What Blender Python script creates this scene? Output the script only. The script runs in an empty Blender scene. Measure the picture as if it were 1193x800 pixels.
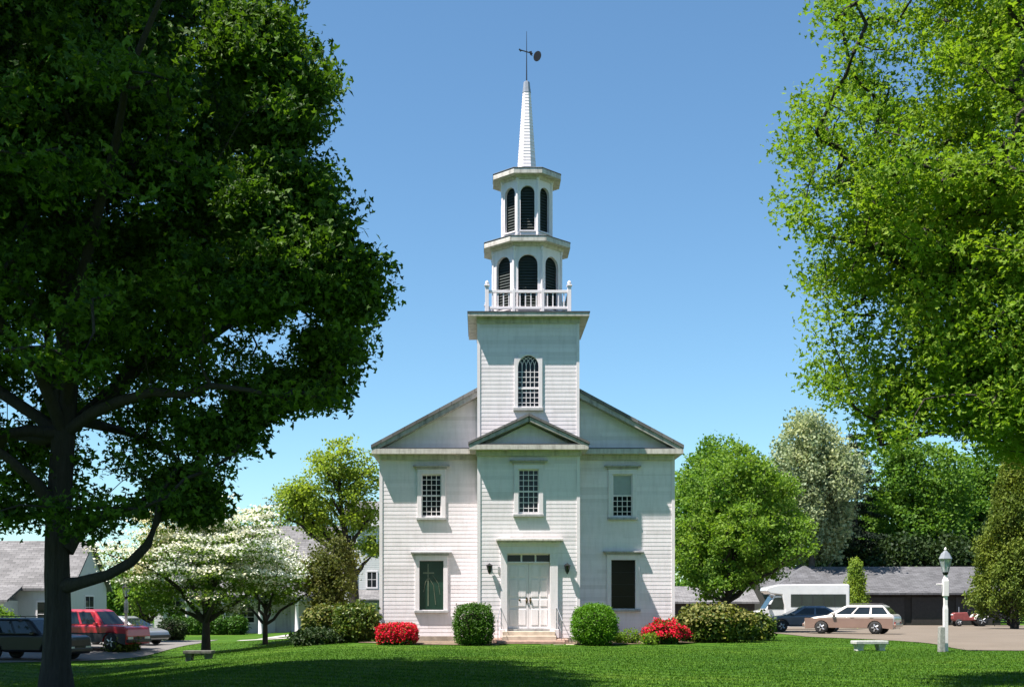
import bpy, math
import numpy as np
from mathutils import Vector
R = math.radians
SC = bpy.context.scene
COL = SC.collection

# ------------------------------------------------------------------ camera
F, PX, PY, EYE = 1426.0, 560.0, 703.0, 1.45       # focal length and principal point in photo pixels
cam = bpy.data.objects.new('camera', bpy.data.cameras.new('camera'))
COL.objects.link(cam)
cam.location = (0, 0, EYE); cam.rotation_euler = (R(90), 0, 0)
cam.data.sensor_fit = 'HORIZONTAL'; cam.data.sensor_width = 36
cam.data.lens = 36 * F / 1193
cam.data.shift_x = (596.5 - PX) / 1193
cam.data.shift_y = (PY - 400) / 1193
cam.data.clip_start = 0.1; cam.data.clip_end = 5000
SC.camera = cam

# ------------------------------------------------------------------ sky, sun, exposure
SUN = Vector((2.0, 1.0, -4.5)).normalized()        # the way the light travels
EL = math.asin(-SUN.z); ROT = math.atan2(-SUN.x, -SUN.y)
world = bpy.data.worlds.new('World'); SC.world = world; world.use_nodes = True
nt = world.node_tree; nt.nodes.clear()
sky = nt.nodes.new('ShaderNodeTexSky'); sky.sky_type = 'NISHITA'
sky.sun_disc = False; sky.sun_elevation = EL; sky.sun_rotation = ROT
sky.altitude = 0; sky.air_density = 1.0; sky.dust_density = 0.1; sky.ozone_density = 1.6
bg = nt.nodes.new('ShaderNodeBackground'); bg.inputs['Strength'].default_value = 0.072
wo = nt.nodes.new('ShaderNodeOutputWorld')
tint = nt.nodes.new('ShaderNodeMix'); tint.data_type = 'RGBA'; tint.blend_type = 'MULTIPLY'
tint.inputs['Factor'].default_value = 1; tint.inputs['B'].default_value = (0.70, 0.925, 1.0, 1)   # clear spring air
nt.links.new(sky.outputs[0], tint.inputs['A']); nt.links.new(tint.outputs['Result'], bg.inputs[0]); nt.links.new(bg.outputs[0], wo.inputs[0])
sd = bpy.data.lights.new('sun', 'SUN'); sd.energy = 5.0; sd.angle = R(0.5); sd.color = (1.0, 0.93, 0.87)
sun = bpy.data.objects.new('sun', sd); COL.objects.link(sun)
sun.rotation_euler = SUN.to_track_quat('-Z', 'Y').to_euler(); sun.location = (-20, 0, 40)
vs = SC.view_settings
vs.view_transform = 'Standard'; vs.look = 'None'; vs.gamma = 1; vs.use_curve_mapping = False
vs.exposure = 1.28
SC.cycles.max_bounces = 8; SC.cycles.transparent_max_bounces = 8
SC.cycles.sample_clamp_indirect = 6

def W(px, py, d):
    return np.array(((px - PX) / F * d, d, EYE + (PY - py) / F * d))
def ss(t):
    t = np.clip(t, 0, 1); return t * t * (3 - 2 * t)
def gz(x, y):                                       # height of the ground
    return (-0.10 * (1 - ss((y - 42) / 3.5)) - ss((-3.5 - x) / 13) * ss((y - 8) / 30) * (1 - 0.36 * ss((y - 53) / 9))
            - 0.3 * ss((y - 50) / 45) * ss((x - 3) / 10))
def on_ground(px, py):                              # the ground point seen at a photo pixel
    d = 45.0
    for _ in range(80):
        x = (px - PX) / F * d
        d = 0.5 * d + 0.5 * (EYE - gz(x, d)) * F / max(py - PY, 1)
    x = (px - PX) / F * d
    return np.array((x, d, float(gz(x, d))))
def stand(px, d):
    x = (px - PX) / F * d
    return (float(x), float(d), float(gz(x, d)))

# ------------------------------------------------------------------ materials
def newmat(name):
    m = bpy.data.materials.new(name); m.use_nodes = True
    t = m.node_tree; t.nodes.clear()
    out = t.nodes.new('ShaderNodeOutputMaterial')
    b = t.nodes.new('ShaderNodeBsdfPrincipled')
    t.links.new(b.outputs[0], out.inputs[0])
    return m, t, b, out
def node(t, kind, **kw):
    n = t.nodes.new(kind)
    for k, v in kw.items():
        if k in n.inputs: n.inputs[k].default_value = v
        else: setattr(n, k, v)
    return n
def ramp(t, src, stops):
    r = t.nodes.new('ShaderNodeValToRGB')
    while len(r.color_ramp.elements) < len(stops): r.color_ramp.elements.new(0.5)
    for e, (p, c) in zip(r.color_ramp.elements, stops):
        e.position = p; e.color = (*c, 1) if len(c) == 3 else c
    t.links.new(src, r.inputs[0]); return r.outputs[0]
def coords(t, scale=(1, 1, 1), kind='Object'):
    tc = t.nodes.new('ShaderNodeTexCoord'); mp = t.nodes.new('ShaderNodeMapping')
    mp.inputs['Scale'].default_value = scale
    t.links.new(tc.outputs[kind], mp.inputs[0]); return mp.outputs[0]
def noise(t, vec, scale, detail=4, rough=0.55):
    n = node(t, 'ShaderNodeTexNoise', Scale=scale, Detail=detail, Roughness=rough)
    t.links.new(vec, n.inputs['Vector']); return n.outputs['Fac']
def mix(t, a, b, fac, mode='MIX'):
    m = t.nodes.new('ShaderNodeMix'); m.data_type = 'RGBA'; m.blend_type = mode
    for sock, v in ((m.inputs['Factor'], fac), (m.inputs['A'], a), (m.inputs['B'], b)):
        if hasattr(v, 'is_output'): t.links.new(v, sock)
        elif isinstance(v, (int, float)): sock.default_value = v
        else: sock.default_value = (*v, 1)
    return m.outputs['Result']
def bump(t, b, h, strength=0.3, dist=0.02):
    n = node(t, 'ShaderNodeBump', Strength=strength, Distance=dist)
    t.links.new(h, n.inputs['Height']); t.links.new(n.outputs[0], b.inputs['Normal'])

def m_plain(name, c, rough=0.6, metal=0.0, var=0.15, scale=6.0, spec=0.5, coat=0.0):
    m, t, b, _ = newmat(name)
    v = noise(t, coords(t), scale)
    lo = tuple(x * (1 - var) for x in c); hi = tuple(min(1, x * (1 + var)) for x in c)
    t.links.new(ramp(t, v, [(0.3, lo), (0.7, hi)]), b.inputs['Base Color'])
    b.inputs['Roughness'].default_value = rough; b.inputs['Metallic'].default_value = metal
    b.inputs['Specular IOR Level'].default_value = spec; b.inputs['Coat Weight'].default_value = coat
    b.inputs['Coat Roughness'].default_value = 0.05
    return m
def m_paint(name, c, dirt, amount=0.5, boards=False):             # weathered house paint: streaks and blotches
    m, t, b, _ = newmat(name)
    v1 = noise(t, coords(t, (3.0, 3.0, 0.5)), 2.2, 6, 0.65)
    v2 = noise(t, coords(t, (1, 1, 9.0)), 3.0, 5, 0.7)
    a = ramp(t, v1, [(0.45, (0, 0, 0)), (0.80, (1, 1, 1))])
    d = ramp(t, v2, [(0.50, (0, 0, 0)), (0.78, (1, 1, 1))])
    k = mix(t, a, d, 0.5, 'ADD')
    kk = mix(t, (0, 0, 0), k, amount)
    col = mix(t, c, dirt, kk)
    if boards:                                       # every board has weathered a little differently
        gi = t.nodes.new('ShaderNodeNewGeometry')
        col = mix(t, col, ramp(t, gi.outputs['Random Per Island'], [(0.0, (0.86, 0.86, 0.85)), (0.25, (0.96,) * 3), (1.0, (1.04,) * 3)]), 1.0, 'MULTIPLY')
    t.links.new(col, b.inputs['Base Color'])
    b.inputs['Roughness'].default_value = 0.55
    b.inputs['Specular IOR Level'].default_value = 0.25
    bump(t, b, v2, 0.15, 0.01)
    return m
def m_shingle(name, c, row=0.16):
    m, t, b, _ = newmat(name)
    br = node(t, 'ShaderNodeTexBrick', Scale=1.0)
    br.inputs['Brick Width'].default_value = 0.45; br.inputs['Row Height'].default_value = row
    br.inputs['Mortar Size'].default_value = 0.012
    br.inputs['Color1'].default_value = (*[x * 0.75 for x in c], 1)
    br.inputs['Color2'].default_value = (*[x * 1.25 for x in c], 1)
    br.inputs['Mortar'].default_value = (*[x * 0.45 for x in c], 1)
    t.links.new(coords(t), br.inputs['Vector'])
    v = noise(t, coords(t), 0.9, 6)
    t.links.new(mix(t, br.outputs['Color'], ramp(t, v, [(0.3, (0.55,) * 3), (0.75, (1,) * 3)]), 0.8, 'MULTIPLY'), b.inputs['Base Color'])
    b.inputs['Roughness'].default_value = 0.9
    bump(t, b, br.outputs['Fac'], 0.4, -0.02)
    return m
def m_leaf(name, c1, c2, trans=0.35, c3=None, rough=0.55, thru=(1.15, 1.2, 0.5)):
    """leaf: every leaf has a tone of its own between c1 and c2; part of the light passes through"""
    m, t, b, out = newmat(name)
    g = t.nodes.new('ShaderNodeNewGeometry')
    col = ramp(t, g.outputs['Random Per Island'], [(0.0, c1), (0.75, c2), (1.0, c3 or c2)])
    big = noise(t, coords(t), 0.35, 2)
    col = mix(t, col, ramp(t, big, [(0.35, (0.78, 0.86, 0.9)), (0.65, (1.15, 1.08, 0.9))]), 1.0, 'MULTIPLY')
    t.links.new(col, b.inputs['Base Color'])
    b.inputs['Roughness'].default_value = rough; b.inputs['Specular IOR Level'].default_value = 0.18
    tr = t.nodes.new('ShaderNodeBsdfTranslucent')
    t.links.new(mix(t, col, thru, 1.0, 'MULTIPLY'), tr.inputs[0])
    mx = t.nodes.new('ShaderNodeMixShader'); mx.inputs[0].default_value = trans
    t.links.new(b.outputs[0], mx.inputs[1]); t.links.new(tr.outputs[0], mx.inputs[2])
    t.links.new(mx.outputs[0], out.inputs[0])
    return m
def m_bark(name, c):
    m, t, b, _ = newmat(name)
    v = noise(t, coords(t, (9, 9, 1.6)), 2.5, 6, 0.7)
    t.links.new(ramp(t, v, [(0.3, tuple(x * 0.45 for x in c)), (0.7, c)]), b.inputs['Base Color'])
    b.inputs['Roughness'].default_value = 0.95
    bump(t, b, v, 0.8, 0.05)
    return m
def m_glass(name, c=(0.010, 0.012, 0.014), rough=0.04, spec=0.35):
    m, t, b, _ = newmat(name)
    v = noise(t, coords(t), 1.1, 3)
    t.links.new(ramp(t, v, [(0.35, c), (0.7, tuple(x * 1.9 for x in c))]), b.inputs['Base Color'])  # pane tone in blotches, partly in place of mirrored trees
    b.inputs['Roughness'].default_value = rough; b.inputs['Specular IOR Level'].default_value = spec
    bump(t, b, noise(t, coords(t), 2.2, 2), 0.04, 0.05)
    return m

M = {}
M['white'] = m_paint('white_clapboard_paint', (0.77, 0.718, 0.738), (0.48, 0.44, 0.43), 0.38, True)
M['trim'] = m_paint('white_trim_paint', (0.75, 0.702, 0.716), (0.40, 0.37, 0.36), 0.35)
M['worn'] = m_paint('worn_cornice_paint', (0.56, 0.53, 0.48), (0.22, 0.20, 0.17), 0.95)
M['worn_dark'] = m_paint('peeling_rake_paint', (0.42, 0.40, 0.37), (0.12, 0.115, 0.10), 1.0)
M['capgrey'] = m_paint('weathered_hood_paint', (0.40, 0.40, 0.40), (0.16, 0.16, 0.16), 0.8)
M['roof'] = m_shingle('grey_roof_shingle', (0.16, 0.155, 0.15))
M['roof_pale'] = m_shingle('pale_roof_shingle', (0.19, 0.185, 0.185))
M['roof_dark'] = m_shingle('dark_roof_shingle', (0.12, 0.12, 0.125))
M['dark_sheet'] = m_plain('dark_sheet_metal', (0.06, 0.06, 0.065), 0.6, 0.3)
M['glass'] = m_glass('window_glass', spec=0.2)
M['stained'] = m_glass('stained_glass', (0.010, 0.028, 0.019), 0.12, 0.2)
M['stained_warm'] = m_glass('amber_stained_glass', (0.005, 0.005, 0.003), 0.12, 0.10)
M['cross'] = m_plain('pale_reflection_cross', (0.13, 0.15, 0.10), 0.35)
M['blind'] = m_plain('window_blind', (0.30, 0.34, 0.34), 0.4, var=0.06)
M['louvre'] = m_plain('dark_green_louvre', (0.022, 0.032, 0.028), 0.55)
M['iron'] = m_plain('black_iron', (0.015, 0.015, 0.016), 0.45, 0.4)
M['brass'] = m_plain('aged_brass', (0.12, 0.09, 0.05), 0.45, 0.7)
M['lead'] = m_plain('grey_metal', (0.26, 0.28, 0.31), 0.5, 0.4)
M['stone'] = m_plain('foundation_stone', (0.30, 0.25, 0.20), 0.9, var=0.35, scale=3)
M['brick'] = m_plain('step_brick', (0.36, 0.24, 0.19), 0.9, var=0.3, scale=5)
M['step'] = m_plain('sandstone_step', (0.48, 0.40, 0.32), 0.85, var=0.2, scale=4)
M['granite'] = m_plain('granite', (0.42, 0.42, 0.40), 0.8, var=0.22, scale=14)
M['bark'] = m_bark('dark_bark', (0.038, 0.031, 0.026))
M['bark_grey'] = m_bark('grey_bark', (0.12, 0.105, 0.09))
M['rubber'] = m_plain('tyre_rubber', (0.018, 0.018, 0.018), 0.8)
M['alloy'] = m_plain('alloy_rim', (0.55, 0.56, 0.58), 0.35, 0.6)
M['carglass'] = m_glass('vehicle_glass', (0.010, 0.014, 0.016), 0.03, 0.5)
M['black'] = m_plain('black_plastic', (0.02, 0.02, 0.022), 0.5)
M['lampglass'] = m_plain('clear_lens', (0.55, 0.57, 0.58), 0.15)
M['redlens'] = m_plain('red_lens', (0.30, 0.015, 0.012), 0.2)
M['mulch'] = m_plain('mulch_bed', (0.14, 0.10, 0.065), 0.95, var=0.4, scale=5)
# ------------------------------------------------------------------ mesh helpers
class MB:
    def __init__(self): self.v = []; self.f = []; self.s = []
    def add(self, vs, fs, smooth=False):
        o = len(self.v); self.v += [tuple(map(float, p)) for p in vs]
        self.f += [tuple(o + i for i in f) for f in fs]; self.s += [smooth] * len(fs)
    def quad(self, a, b, c, d): self.add([a, b, c, d], [(0, 1, 2, 3)])
    def box(self, x0, x1, y0, y1, z0, z1):
        self.add([(x0, y0, z0), (x1, y0, z0), (x1, y1, z0), (x0, y1, z0), (x0, y0, z1), (x1, y0, z1), (x1, y1, z1), (x0, y1, z1)],
                 [(0, 3, 2, 1), (4, 5, 6, 7), (0, 1, 5, 4), (1, 2, 6, 5), (2, 3, 7, 6), (3, 0, 4, 7)])
    def prism(self, poly, axis, a, b):                 # polygon in the two other axes, pushed from a to b along axis
        n = len(poly)
        def pt(p, q):
            return {'x': (q, p[0], p[1]), 'y': (p[0], q, p[1]), 'z': (p[0], p[1], q)}[axis]
        self.add([pt(p, a) for p in poly] + [pt(p, b) for p in poly],
                 [tuple(range(n)), tuple(range(2 * n - 1, n - 1, -1))] + [(i, (i + 1) % n, n + (i + 1) % n, n + i) for i in range(n)])
    def loft(self, rings, caps=True, smooth=False):
        n = len(rings[0]); vs = [p for r in rings for p in r]; fs = []
        for k in range(len(rings) - 1):
            for i in range(n):
                j = (i + 1) % n
                fs.append((k * n + i, k * n + j, (k + 1) * n + j, (k + 1) * n + i))
        self.add(vs, fs, smooth)
        if caps:
            self.add(rings[0], [tuple(range(n - 1, -1, -1))]); self.add(rings[-1], [tuple(range(n))])
    def tube(self, path, radii, n=8, smooth=True, caps=True):
        path = [Vector(p) for p in path]; rings = []
        up = Vector((0, 0, 1))
        for i, p in enumerate(path):
            t = (path[min(i + 1, len(path) - 1)] - path[max(i - 1, 0)]).normalized()
            u = t.cross(Vector((0.31, 0.95, 0.1)) if abs(t.z) > 0.9 else up).normalized(); w = t.cross(u)
            r = radii[i] if hasattr(radii, '__len__') else radii
            rings.append([p + (u * math.cos(2 * math.pi * k / n) + w * math.sin(2 * math.pi * k / n)) * r for k in range(n)])
        self.loft(rings, caps, smooth)
    def lathe(self, prof, c=(0, 0, 0), n=16, smooth=True, rot=0.0, axis='z'):
        rings = []
        for r, h in prof:
            ring = []
            for k in range(n):
                a = 2 * math.pi * k / n + rot; p = (r * math.cos(a), r * math.sin(a), h)
                if axis == 'y': p = (p[0], p[2], p[1])
                if axis == 'x': p = (p[2], p[0], p[1])
                ring.append((c[0] + p[0], c[1] + p[1], c[2] + p[2]))
            rings.append(ring)
        self.loft(rings, True, smooth)
    def obj(self, name, mat, parent=None, bevel=0.0, segs=2, loc=None, rz=None):
        me = bpy.data.meshes.new(name); me.from_pydata(self.v, [], self.f)
        me.polygons.foreach_set('use_smooth', self.s)
        me.materials.append(M[mat] if isinstance(mat, str) else mat); me.update()
        o = bpy.data.objects.new(name, me); COL.objects.link(o)
        if parent is not None: o.parent = parent
        if loc is not None: o.location = loc
        if rz is not None: o.rotation_euler.z = rz
        if bevel:
            b = o.modifiers.new('bevel', 'BEVEL'); b.width = bevel; b.segments = segs; b.limit_method = 'ANGLE'; b.angle_limit = R(35)
        import bmesh
        bm = bmesh.new(); bm.from_mesh(me)
        if bevel: bmesh.ops.remove_doubles(bm, verts=bm.verts, dist=1e-5)
        bmesh.ops.recalc_face_normals(bm, faces=bm.faces); bm.to_mesh(me); bm.free()
        return o
def tag(o, label=None, cat=None, group=None, kind=None):
    for k, v in (('label', label), ('category', cat), ('group', group), ('kind', kind)):
        if v: o[k] = v
    return o
def thing(name, label, cat, loc=(0, 0, 0), rz=0.0, group=None):
    o = bpy.data.objects.new(name, None); COL.objects.link(o)
    o.empty_display_size = 0.3; o.location = [float(c) for c in loc]; o.rotation_euler.z = rz
    return tag(o, label, cat, group)
def copy_tree(o, parent=None):
    c = o.copy(); COL.objects.link(c)
    if parent is not None: c.parent = parent
    for ch in list(o.children): copy_tree(ch, c)
    return c
def np_mesh(name, verts, faces, mat, parent=None, smooth=False):
    """faces: (N,3) or (N,4) array"""
    me = bpy.data.meshes.new(name); n, k = faces.shape
    me.vertices.add(len(verts)); me.vertices.foreach_set('co', np.asarray(verts, np.float32).ravel())
    me.loops.add(n * k); me.loops.foreach_set('vertex_index', faces.astype(np.int32).ravel())
    me.polygons.add(n); me.polygons.foreach_set('loop_start', np.arange(0, n * k, k, dtype=np.int32))
    me.polygons.foreach_set('use_smooth', np.full(n, smooth))
    me.materials.append(M[mat] if isinstance(mat, str) else mat); me.update(calc_edges=True); me.validate()
    o = bpy.data.objects.new(name, me); COL.objects.link(o)
    if parent is not None: o.parent = parent
    return o

RB = np.random.default_rng(77)
# clapboards: rows of overlapping boards on a wall plane.  place(u, z, out) -> point
def clap(mb, span, z0, z1, place, holes=(), exp=0.152, lip=0.0060):
    """span(z) -> (u0, u1); holes: list of (u0, u1, z0, z1)"""
    cuts = sorted({z0, z1, *[h[2] for h in holes], *[h[3] for h in holes]})
    zs = []
    z = z0
    while z < z1 - 1e-6:
        nz = min(z + exp, z1)
        zs.append((z, nz)); z = nz
    for a, b in zs:
        segs = [a] + [c for c in cuts if a + 1e-4 < c < b - 1e-4] + [b]
        for c0, c1 in zip(segs[:-1], segs[1:]):
            la, ra = span(c0); lb, rb = span(c1)
            if ra - la < 0.02 and rb - lb < 0.02: continue
            o0 = 0.002 + lip * (1 - (c0 - a) / exp); o1 = 0.002 + lip * (1 - (c1 - a) / exp)
            blocks = sorted((h[0], h[1]) for h in holes if h[2] < (c0 + c1) / 2 < h[3])
            bounds = [(la, lb)]
            for h0, h1 in blocks: bounds += [(h0, h0), (h1, h1)]
            bounds.append((ra, rb))
            for i in range(0, len(bounds), 2):
                (A0, B0), (A1, B1) = bounds[i], bounds[i + 1]
                if A1 - A0 < 0.005 and B1 - B0 < 0.005: continue
                js = [0.0]; u_ = RB.uniform(.8, 3.6)     # boards of a few metres, butted end to end
                while u_ < A1 - A0 - .5: js.append(u_ / (A1 - A0)); u_ += RB.uniform(2.2, 4.2)
                js.append(1.0)
                for f0, f1 in zip(js[:-1], js[1:]):
                    A = lambda f: A0 + (A1 - A0) * f
                    B = lambda f: B0 + (B1 - B0) * f
                    mb.quad(place(A(f0), c0, o0), place(A(f1), c0, o0), place(B(f1), c1, o1), place(B(f0), c1, o1))
                if c0 == a:
                    mb.quad(place(A0, c0, 0.0), place(A1, c0, 0.0), place(A1, c0, o0), place(A0, c0, o0))
def front(Y): return lambda u, z, o: (u, Y - o, z)
def back(Y): return lambda u, z, o: (u, Y + o, z)
def right(X): return lambda u, z, o: (X + o, u, z)
def left(X): return lambda u, z, o: (X - o, u, z)

# ------------------------------------------------------------------ church
CX = 1.80
church = thing('church', 'white clapboard church with central tower, two-stage octagonal belfry and thin spire', 'church', (CX, 46, 0))
WY, HW, DEEP = 1.5, 5.70, 19.0                      # wing plane, half width, rear wall
PW = 1.90                                           # half width of the entrance bay and the tower
b = MB(); b.box(-HW - .01, HW + .01, WY - .012, DEEP, -.9, .20); b.box(-PW - .01, PW + .01, -.012, WY - .02, -.6, .18)
b.obj('foundation', 'stone', church)
rake = lambda z: HW - max(0, z - 7.42) / 0.535
win_lo = [(-3.71, 1.22, 3.12, .93), (3.73, 1.27, 3.15, .93)]
win_up = [(-3.71, 4.82, 6.47, .76), (3.70, 4.82, 6.47, .76)]
holes = [(x - w / 2, x + w / 2, a, c) for x, a, c, w in win_lo + win_up]
b = MB()
clap(b, lambda z: (-rake(z), rake(z)), .20, 10.4, front(WY), holes + [(-PW + .05, PW - .05, .2, 10.4)])
for s in (-1, 1): clap(b, lambda z: (WY, DEEP), .20, 7.3, right(HW) if s > 0 else left(-HW))
clap(b, lambda z: (-rake(z), rake(z)), .20, 10.4, back(DEEP))
b.obj('wall', 'white', church)
b = MB()
for s in (-1, 1):
    x = s * HW
    for X_, y0, y1 in ((x, WY - .032, WY + .16), (x, DEEP - .16, DEEP + .032), (s * PW, -.032, .15)):
        b = MB(); b.box(*sorted((X_ - s * .09, X_ + s * .03)), y0, y1, .2, 7.19); b.obj('corner_board', 'trim', church)
# roof and cornices
EZ, RZ, EH = 7.43, 10.66, 6.02
b = MB()
b.prism([(-EH, EZ), (0, RZ), (EH, EZ), (EH, EZ + .13), (0, RZ + .14), (-EH, EZ + .13)], 'y', WY - .44, DEEP + .4)
b.obj('roof', 'roof', church)
b = MB()
b.box(-EH + .02, -PW - .3, WY - .42, WY - .004, 7.22, 7.41); b.box(PW + .3, EH - .02, WY - .42, WY - .004, 7.22, 7.41)
for s in (-1, 1):
    b.box(*sorted((s * (HW + .004), s * (EH - .025))), WY - .003, DEEP + .38, 7.221, 7.40)
    b.box(*sorted((s * (PW + .05), s * (HW - .05))), WY - .10, WY - .003, 7.02, 7.22)
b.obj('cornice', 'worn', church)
for s in (-1, 1):
    b = MB(); b.prism([(s * (PW + .3), 7.412), (s * (EH - .35), 7.412), (s * (EH - .35), 7.45), (s * (PW + .3), 7.45)], 'y', WY - .40, WY - .02)  # dark strip along the top of the cornice
    b.obj('cornice_top_strip', 'dark_sheet', church)
b = MB()
for s in (-1, 1):
    k = (RZ - EZ) / EH
    b.prism([(s * EH, EZ - .004), (s * .02, RZ - .004 - .02 * k), (s * .02, RZ - .24), (s * (EH - .30), EZ - .01), (s * (EH - .28), EZ - .015)], 'y', WY - .40, WY - .016)
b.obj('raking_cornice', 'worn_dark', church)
# entrance bay
door_hole = (-.80, .80, .18, 3.34)
up_hole = (-.38, .38, 4.84, 6.50)
b = MB()
clap(b, lambda z: (-PW, PW), .18, 7.2, front(0), [door_hole, up_hole])
for s in (-1, 1): clap(b, lambda z: (0, WY), .18, 7.2, right(PW) if s > 0 else left(-PW))
clap(b, lambda z: (-(8.22 - z) / .5, (8.22 - z) / .5), 7.40, 8.2, front(0), exp=.16)
b.obj('entrance_wall', 'white', church)
b = MB()
b.box(-2.22, 2.22, -.42, -.004, 7.20, 7.375); b.box(-1.98, 1.98, -.11, -.003, 7.0, 7.2)
for s in (-1, 1): b.box(*sorted((s * (PW + .004), s * 2.215)), -.003, WY - .425, 7.201, 7.37)
for s in (-1, 1): b.box(*sorted((s * (PW + .004), s * (PW + .30))), WY - .425, WY - .003, 7.215, 7.37)
b.obj('entrance_cornice', 'worn', church)
b = MB()
b.box(-1.95, 1.95, -.40, -.02, 7.377, 7.42)  # dark strip on top of the entrance cornice
b.obj('cornice_top_strip', 'dark_sheet', church)
b = MB()
b.prism([(-2.26, 7.39), (0, 8.44), (2.26, 7.39), (2.26, 7.47), (0, 8.54), (-2.26, 7.47)], 'y', -.45, .26)
b.prism([(-2.24, 7.40), (-PW, 7.56), (-PW, 7.65), (-2.24, 7.49)], 'y', .26, WY); b.prism([(2.24, 7.40), (PW, 7.56), (PW, 7.65), (2.24, 7.49)], 'y', .26, WY)
b.obj('entrance_roof', 'roof', church)
b = MB()
for s in (-1, 1):
    b.prism([(s * 2.22, 7.388), (s * .02, 8.415), (s * .02, 8.25), (s * 1.92, 7.39)], 'y', -.41, -.012)
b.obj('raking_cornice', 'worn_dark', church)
# tower
TY0, TY1 = .25, 3.65
b = MB()
tw_hole = (-.39, .39, 8.85, 10.82)
clap(b, lambda z: (-PW, PW), 7.0, 12.1, front(TY0), [tw_hole])
for s in (-1, 1): clap(b, lambda z: (TY0, TY1), 7.0, 12.1, right(PW) if s > 0 else left(-PW))
clap(b, lambda z: (-PW, PW), 7.0, 12.1, back(TY1))
b.obj('tower_wall', 'white', church)
for s in (-1, 1):
    for y0, y1 in ((TY0 - .03, TY0 + .10), (TY1 - .1, TY1 + .03)):
        b = MB(); b.box(*sorted((s * (PW - .08), s * (PW + .03))), y0, y1, 7.0, 12.06); b.obj('tower_corner_board', 'trim', church)
b = MB()
b.box(-PW - .38, PW + .38, TY0 - .40, TY1 + .4, 12.23, 12.36)
b.box(-PW - .06, PW + .06, TY0 - .07, TY1 + .07, 12.03, 12.23)
b.obj('tower_cornice', 'worn', church)
b = MB(); b.box(-PW - .40, PW + .40, TY0 - .42, TY1 + .42, 12.362, 12.40)
b.obj('tower_deck', 'dark_sheet', church)

# windows -----------------------------------------------------------------
def church_window(x, z0, z1, w, Y, cols=0, rows=0, hood=True, pane='glass', cross=False, blind=False, casing=.17, label=None):
    c = MB(); cw = casing
    c.box(x - w / 2 - cw, x - w / 2, Y - .065, Y + .10, z0 - .02, z1)
    c.box(x + w / 2, x + w / 2 + cw, Y - .065, Y + .10, z0 - .02, z1)
    c.box(x - w / 2 - cw, x + w / 2 + cw, Y - .068, Y + .10, z1, z1 + .20)
    f = c.obj('window', 'trim', church, .008, 1)
    if label: f['label'] = label
    s = MB(); s.box(x - w / 2 - cw - .03, x + w / 2 + cw + .03, Y - .12, Y + .08, z0 - .12, z0 - .022); s.obj('sill', 'capgrey' if hood else 'trim', f, .01, 1)
    p = MB(); p.box(x - w / 2 - .005, x + w / 2 + .005, Y + .06, Y + .08, z0, z1); p.obj('pane', pane, f)
    if hood:
        h = MB(); h.box(x - w / 2 - cw - .16, x + w / 2 + cw + .16, Y - .19, Y - .004, z1 + .285, z1 + .345)
        h.box(x - w / 2 - cw - .05, x + w / 2 + cw + .05, Y - .11, Y - .004, z1 + .20, z1 + .285)
        h.obj('window_hood', 'capgrey', f, .008, 1)
    if cols:
        m = MB(); bt = .013
        mid = (z0 + z1) / 2
        for k in range(1, cols):
            xx = x - w / 2 + w * k / cols
            if not blind: m.box(xx - bt, xx + bt, Y + .035, Y + .058, mid, z1 - .04)
            m.box(xx - bt, xx + bt, Y + .036, Y + .058, z0 + .05, mid)
        for k in range(1, rows):
            zz = z0 + (z1 - z0) * k / rows
            if blind and zz > mid: continue
            m.box(x - w / 2, x + w / 2, Y + .038, Y + .057, zz - bt, zz + bt)
        m.box(x - w / 2, x + w / 2, Y + .02, Y + .0585, mid - .03, mid + .03)
        m.box(x - w / 2, x + w / 2, Y + .02, Y + .0585, z0, z0 + .06)
        m.box(x - w / 2, x + w / 2, Y + .02, Y + .0585, z1 - .05, z1)
        for s_ in (-1, 1): m.box(*sorted((x + s_ * w / 2, x + s_ * (w / 2 - .035))), Y + .022, Y + .058, z0 + .06, z1 - .05)
        m.obj('sash', 'trim', f)
    if blind:
        bl = MB(); bl.box(x - w / 2 + .036, x + w / 2 - .036, Y + .045, Y + .059, mid + .035, z1 - .052); bl.obj('blind', 'blind', f)
    if cross:  # pale cross-like reflection, built as bars and tubes before the pane
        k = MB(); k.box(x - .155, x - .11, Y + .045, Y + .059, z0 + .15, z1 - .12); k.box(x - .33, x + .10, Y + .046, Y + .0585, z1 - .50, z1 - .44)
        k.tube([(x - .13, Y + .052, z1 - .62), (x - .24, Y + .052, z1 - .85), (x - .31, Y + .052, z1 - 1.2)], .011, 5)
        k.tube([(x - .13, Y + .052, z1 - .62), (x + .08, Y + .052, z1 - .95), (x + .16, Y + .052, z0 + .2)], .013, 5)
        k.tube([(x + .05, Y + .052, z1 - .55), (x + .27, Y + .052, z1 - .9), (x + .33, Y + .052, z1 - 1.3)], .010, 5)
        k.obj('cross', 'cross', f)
    elif pane.startswith('stained'):
        k = MB()
        for i in range(1, 4): k.box(x - w / 2, x + w / 2, Y + .052, Y + .0595, z0 + (z1 - z0) * i / 4 - .008, z0 + (z1 - z0) * i / 4 + .008)
        k.obj('leading', 'iron', f)
    return f
x, a, c, w = win_lo[0]; church_window(x, a, c, w, WY, pane='stained', cross=True, label='dark green window with a painted-on pale reflection like a cross')
x, a, c, w = win_lo[1]; church_window(x, a, c, w, WY, pane='stained_warm', label='dark single-pane window in the shade')
x, a, c, w = win_up[0]; church_window(x, a, c, w, WY, 4, 8, label='many-paned sash window above the dark green window')
x, a, c, w = win_up[1]; church_window(x, a, c, w, WY, 4, 8, blind=True, label='sash window with a drawn pale blind in its top half')
church_window(0, 4.84, 6.50, .76, 0, 4, 8, label='sash window above the front door')
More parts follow.
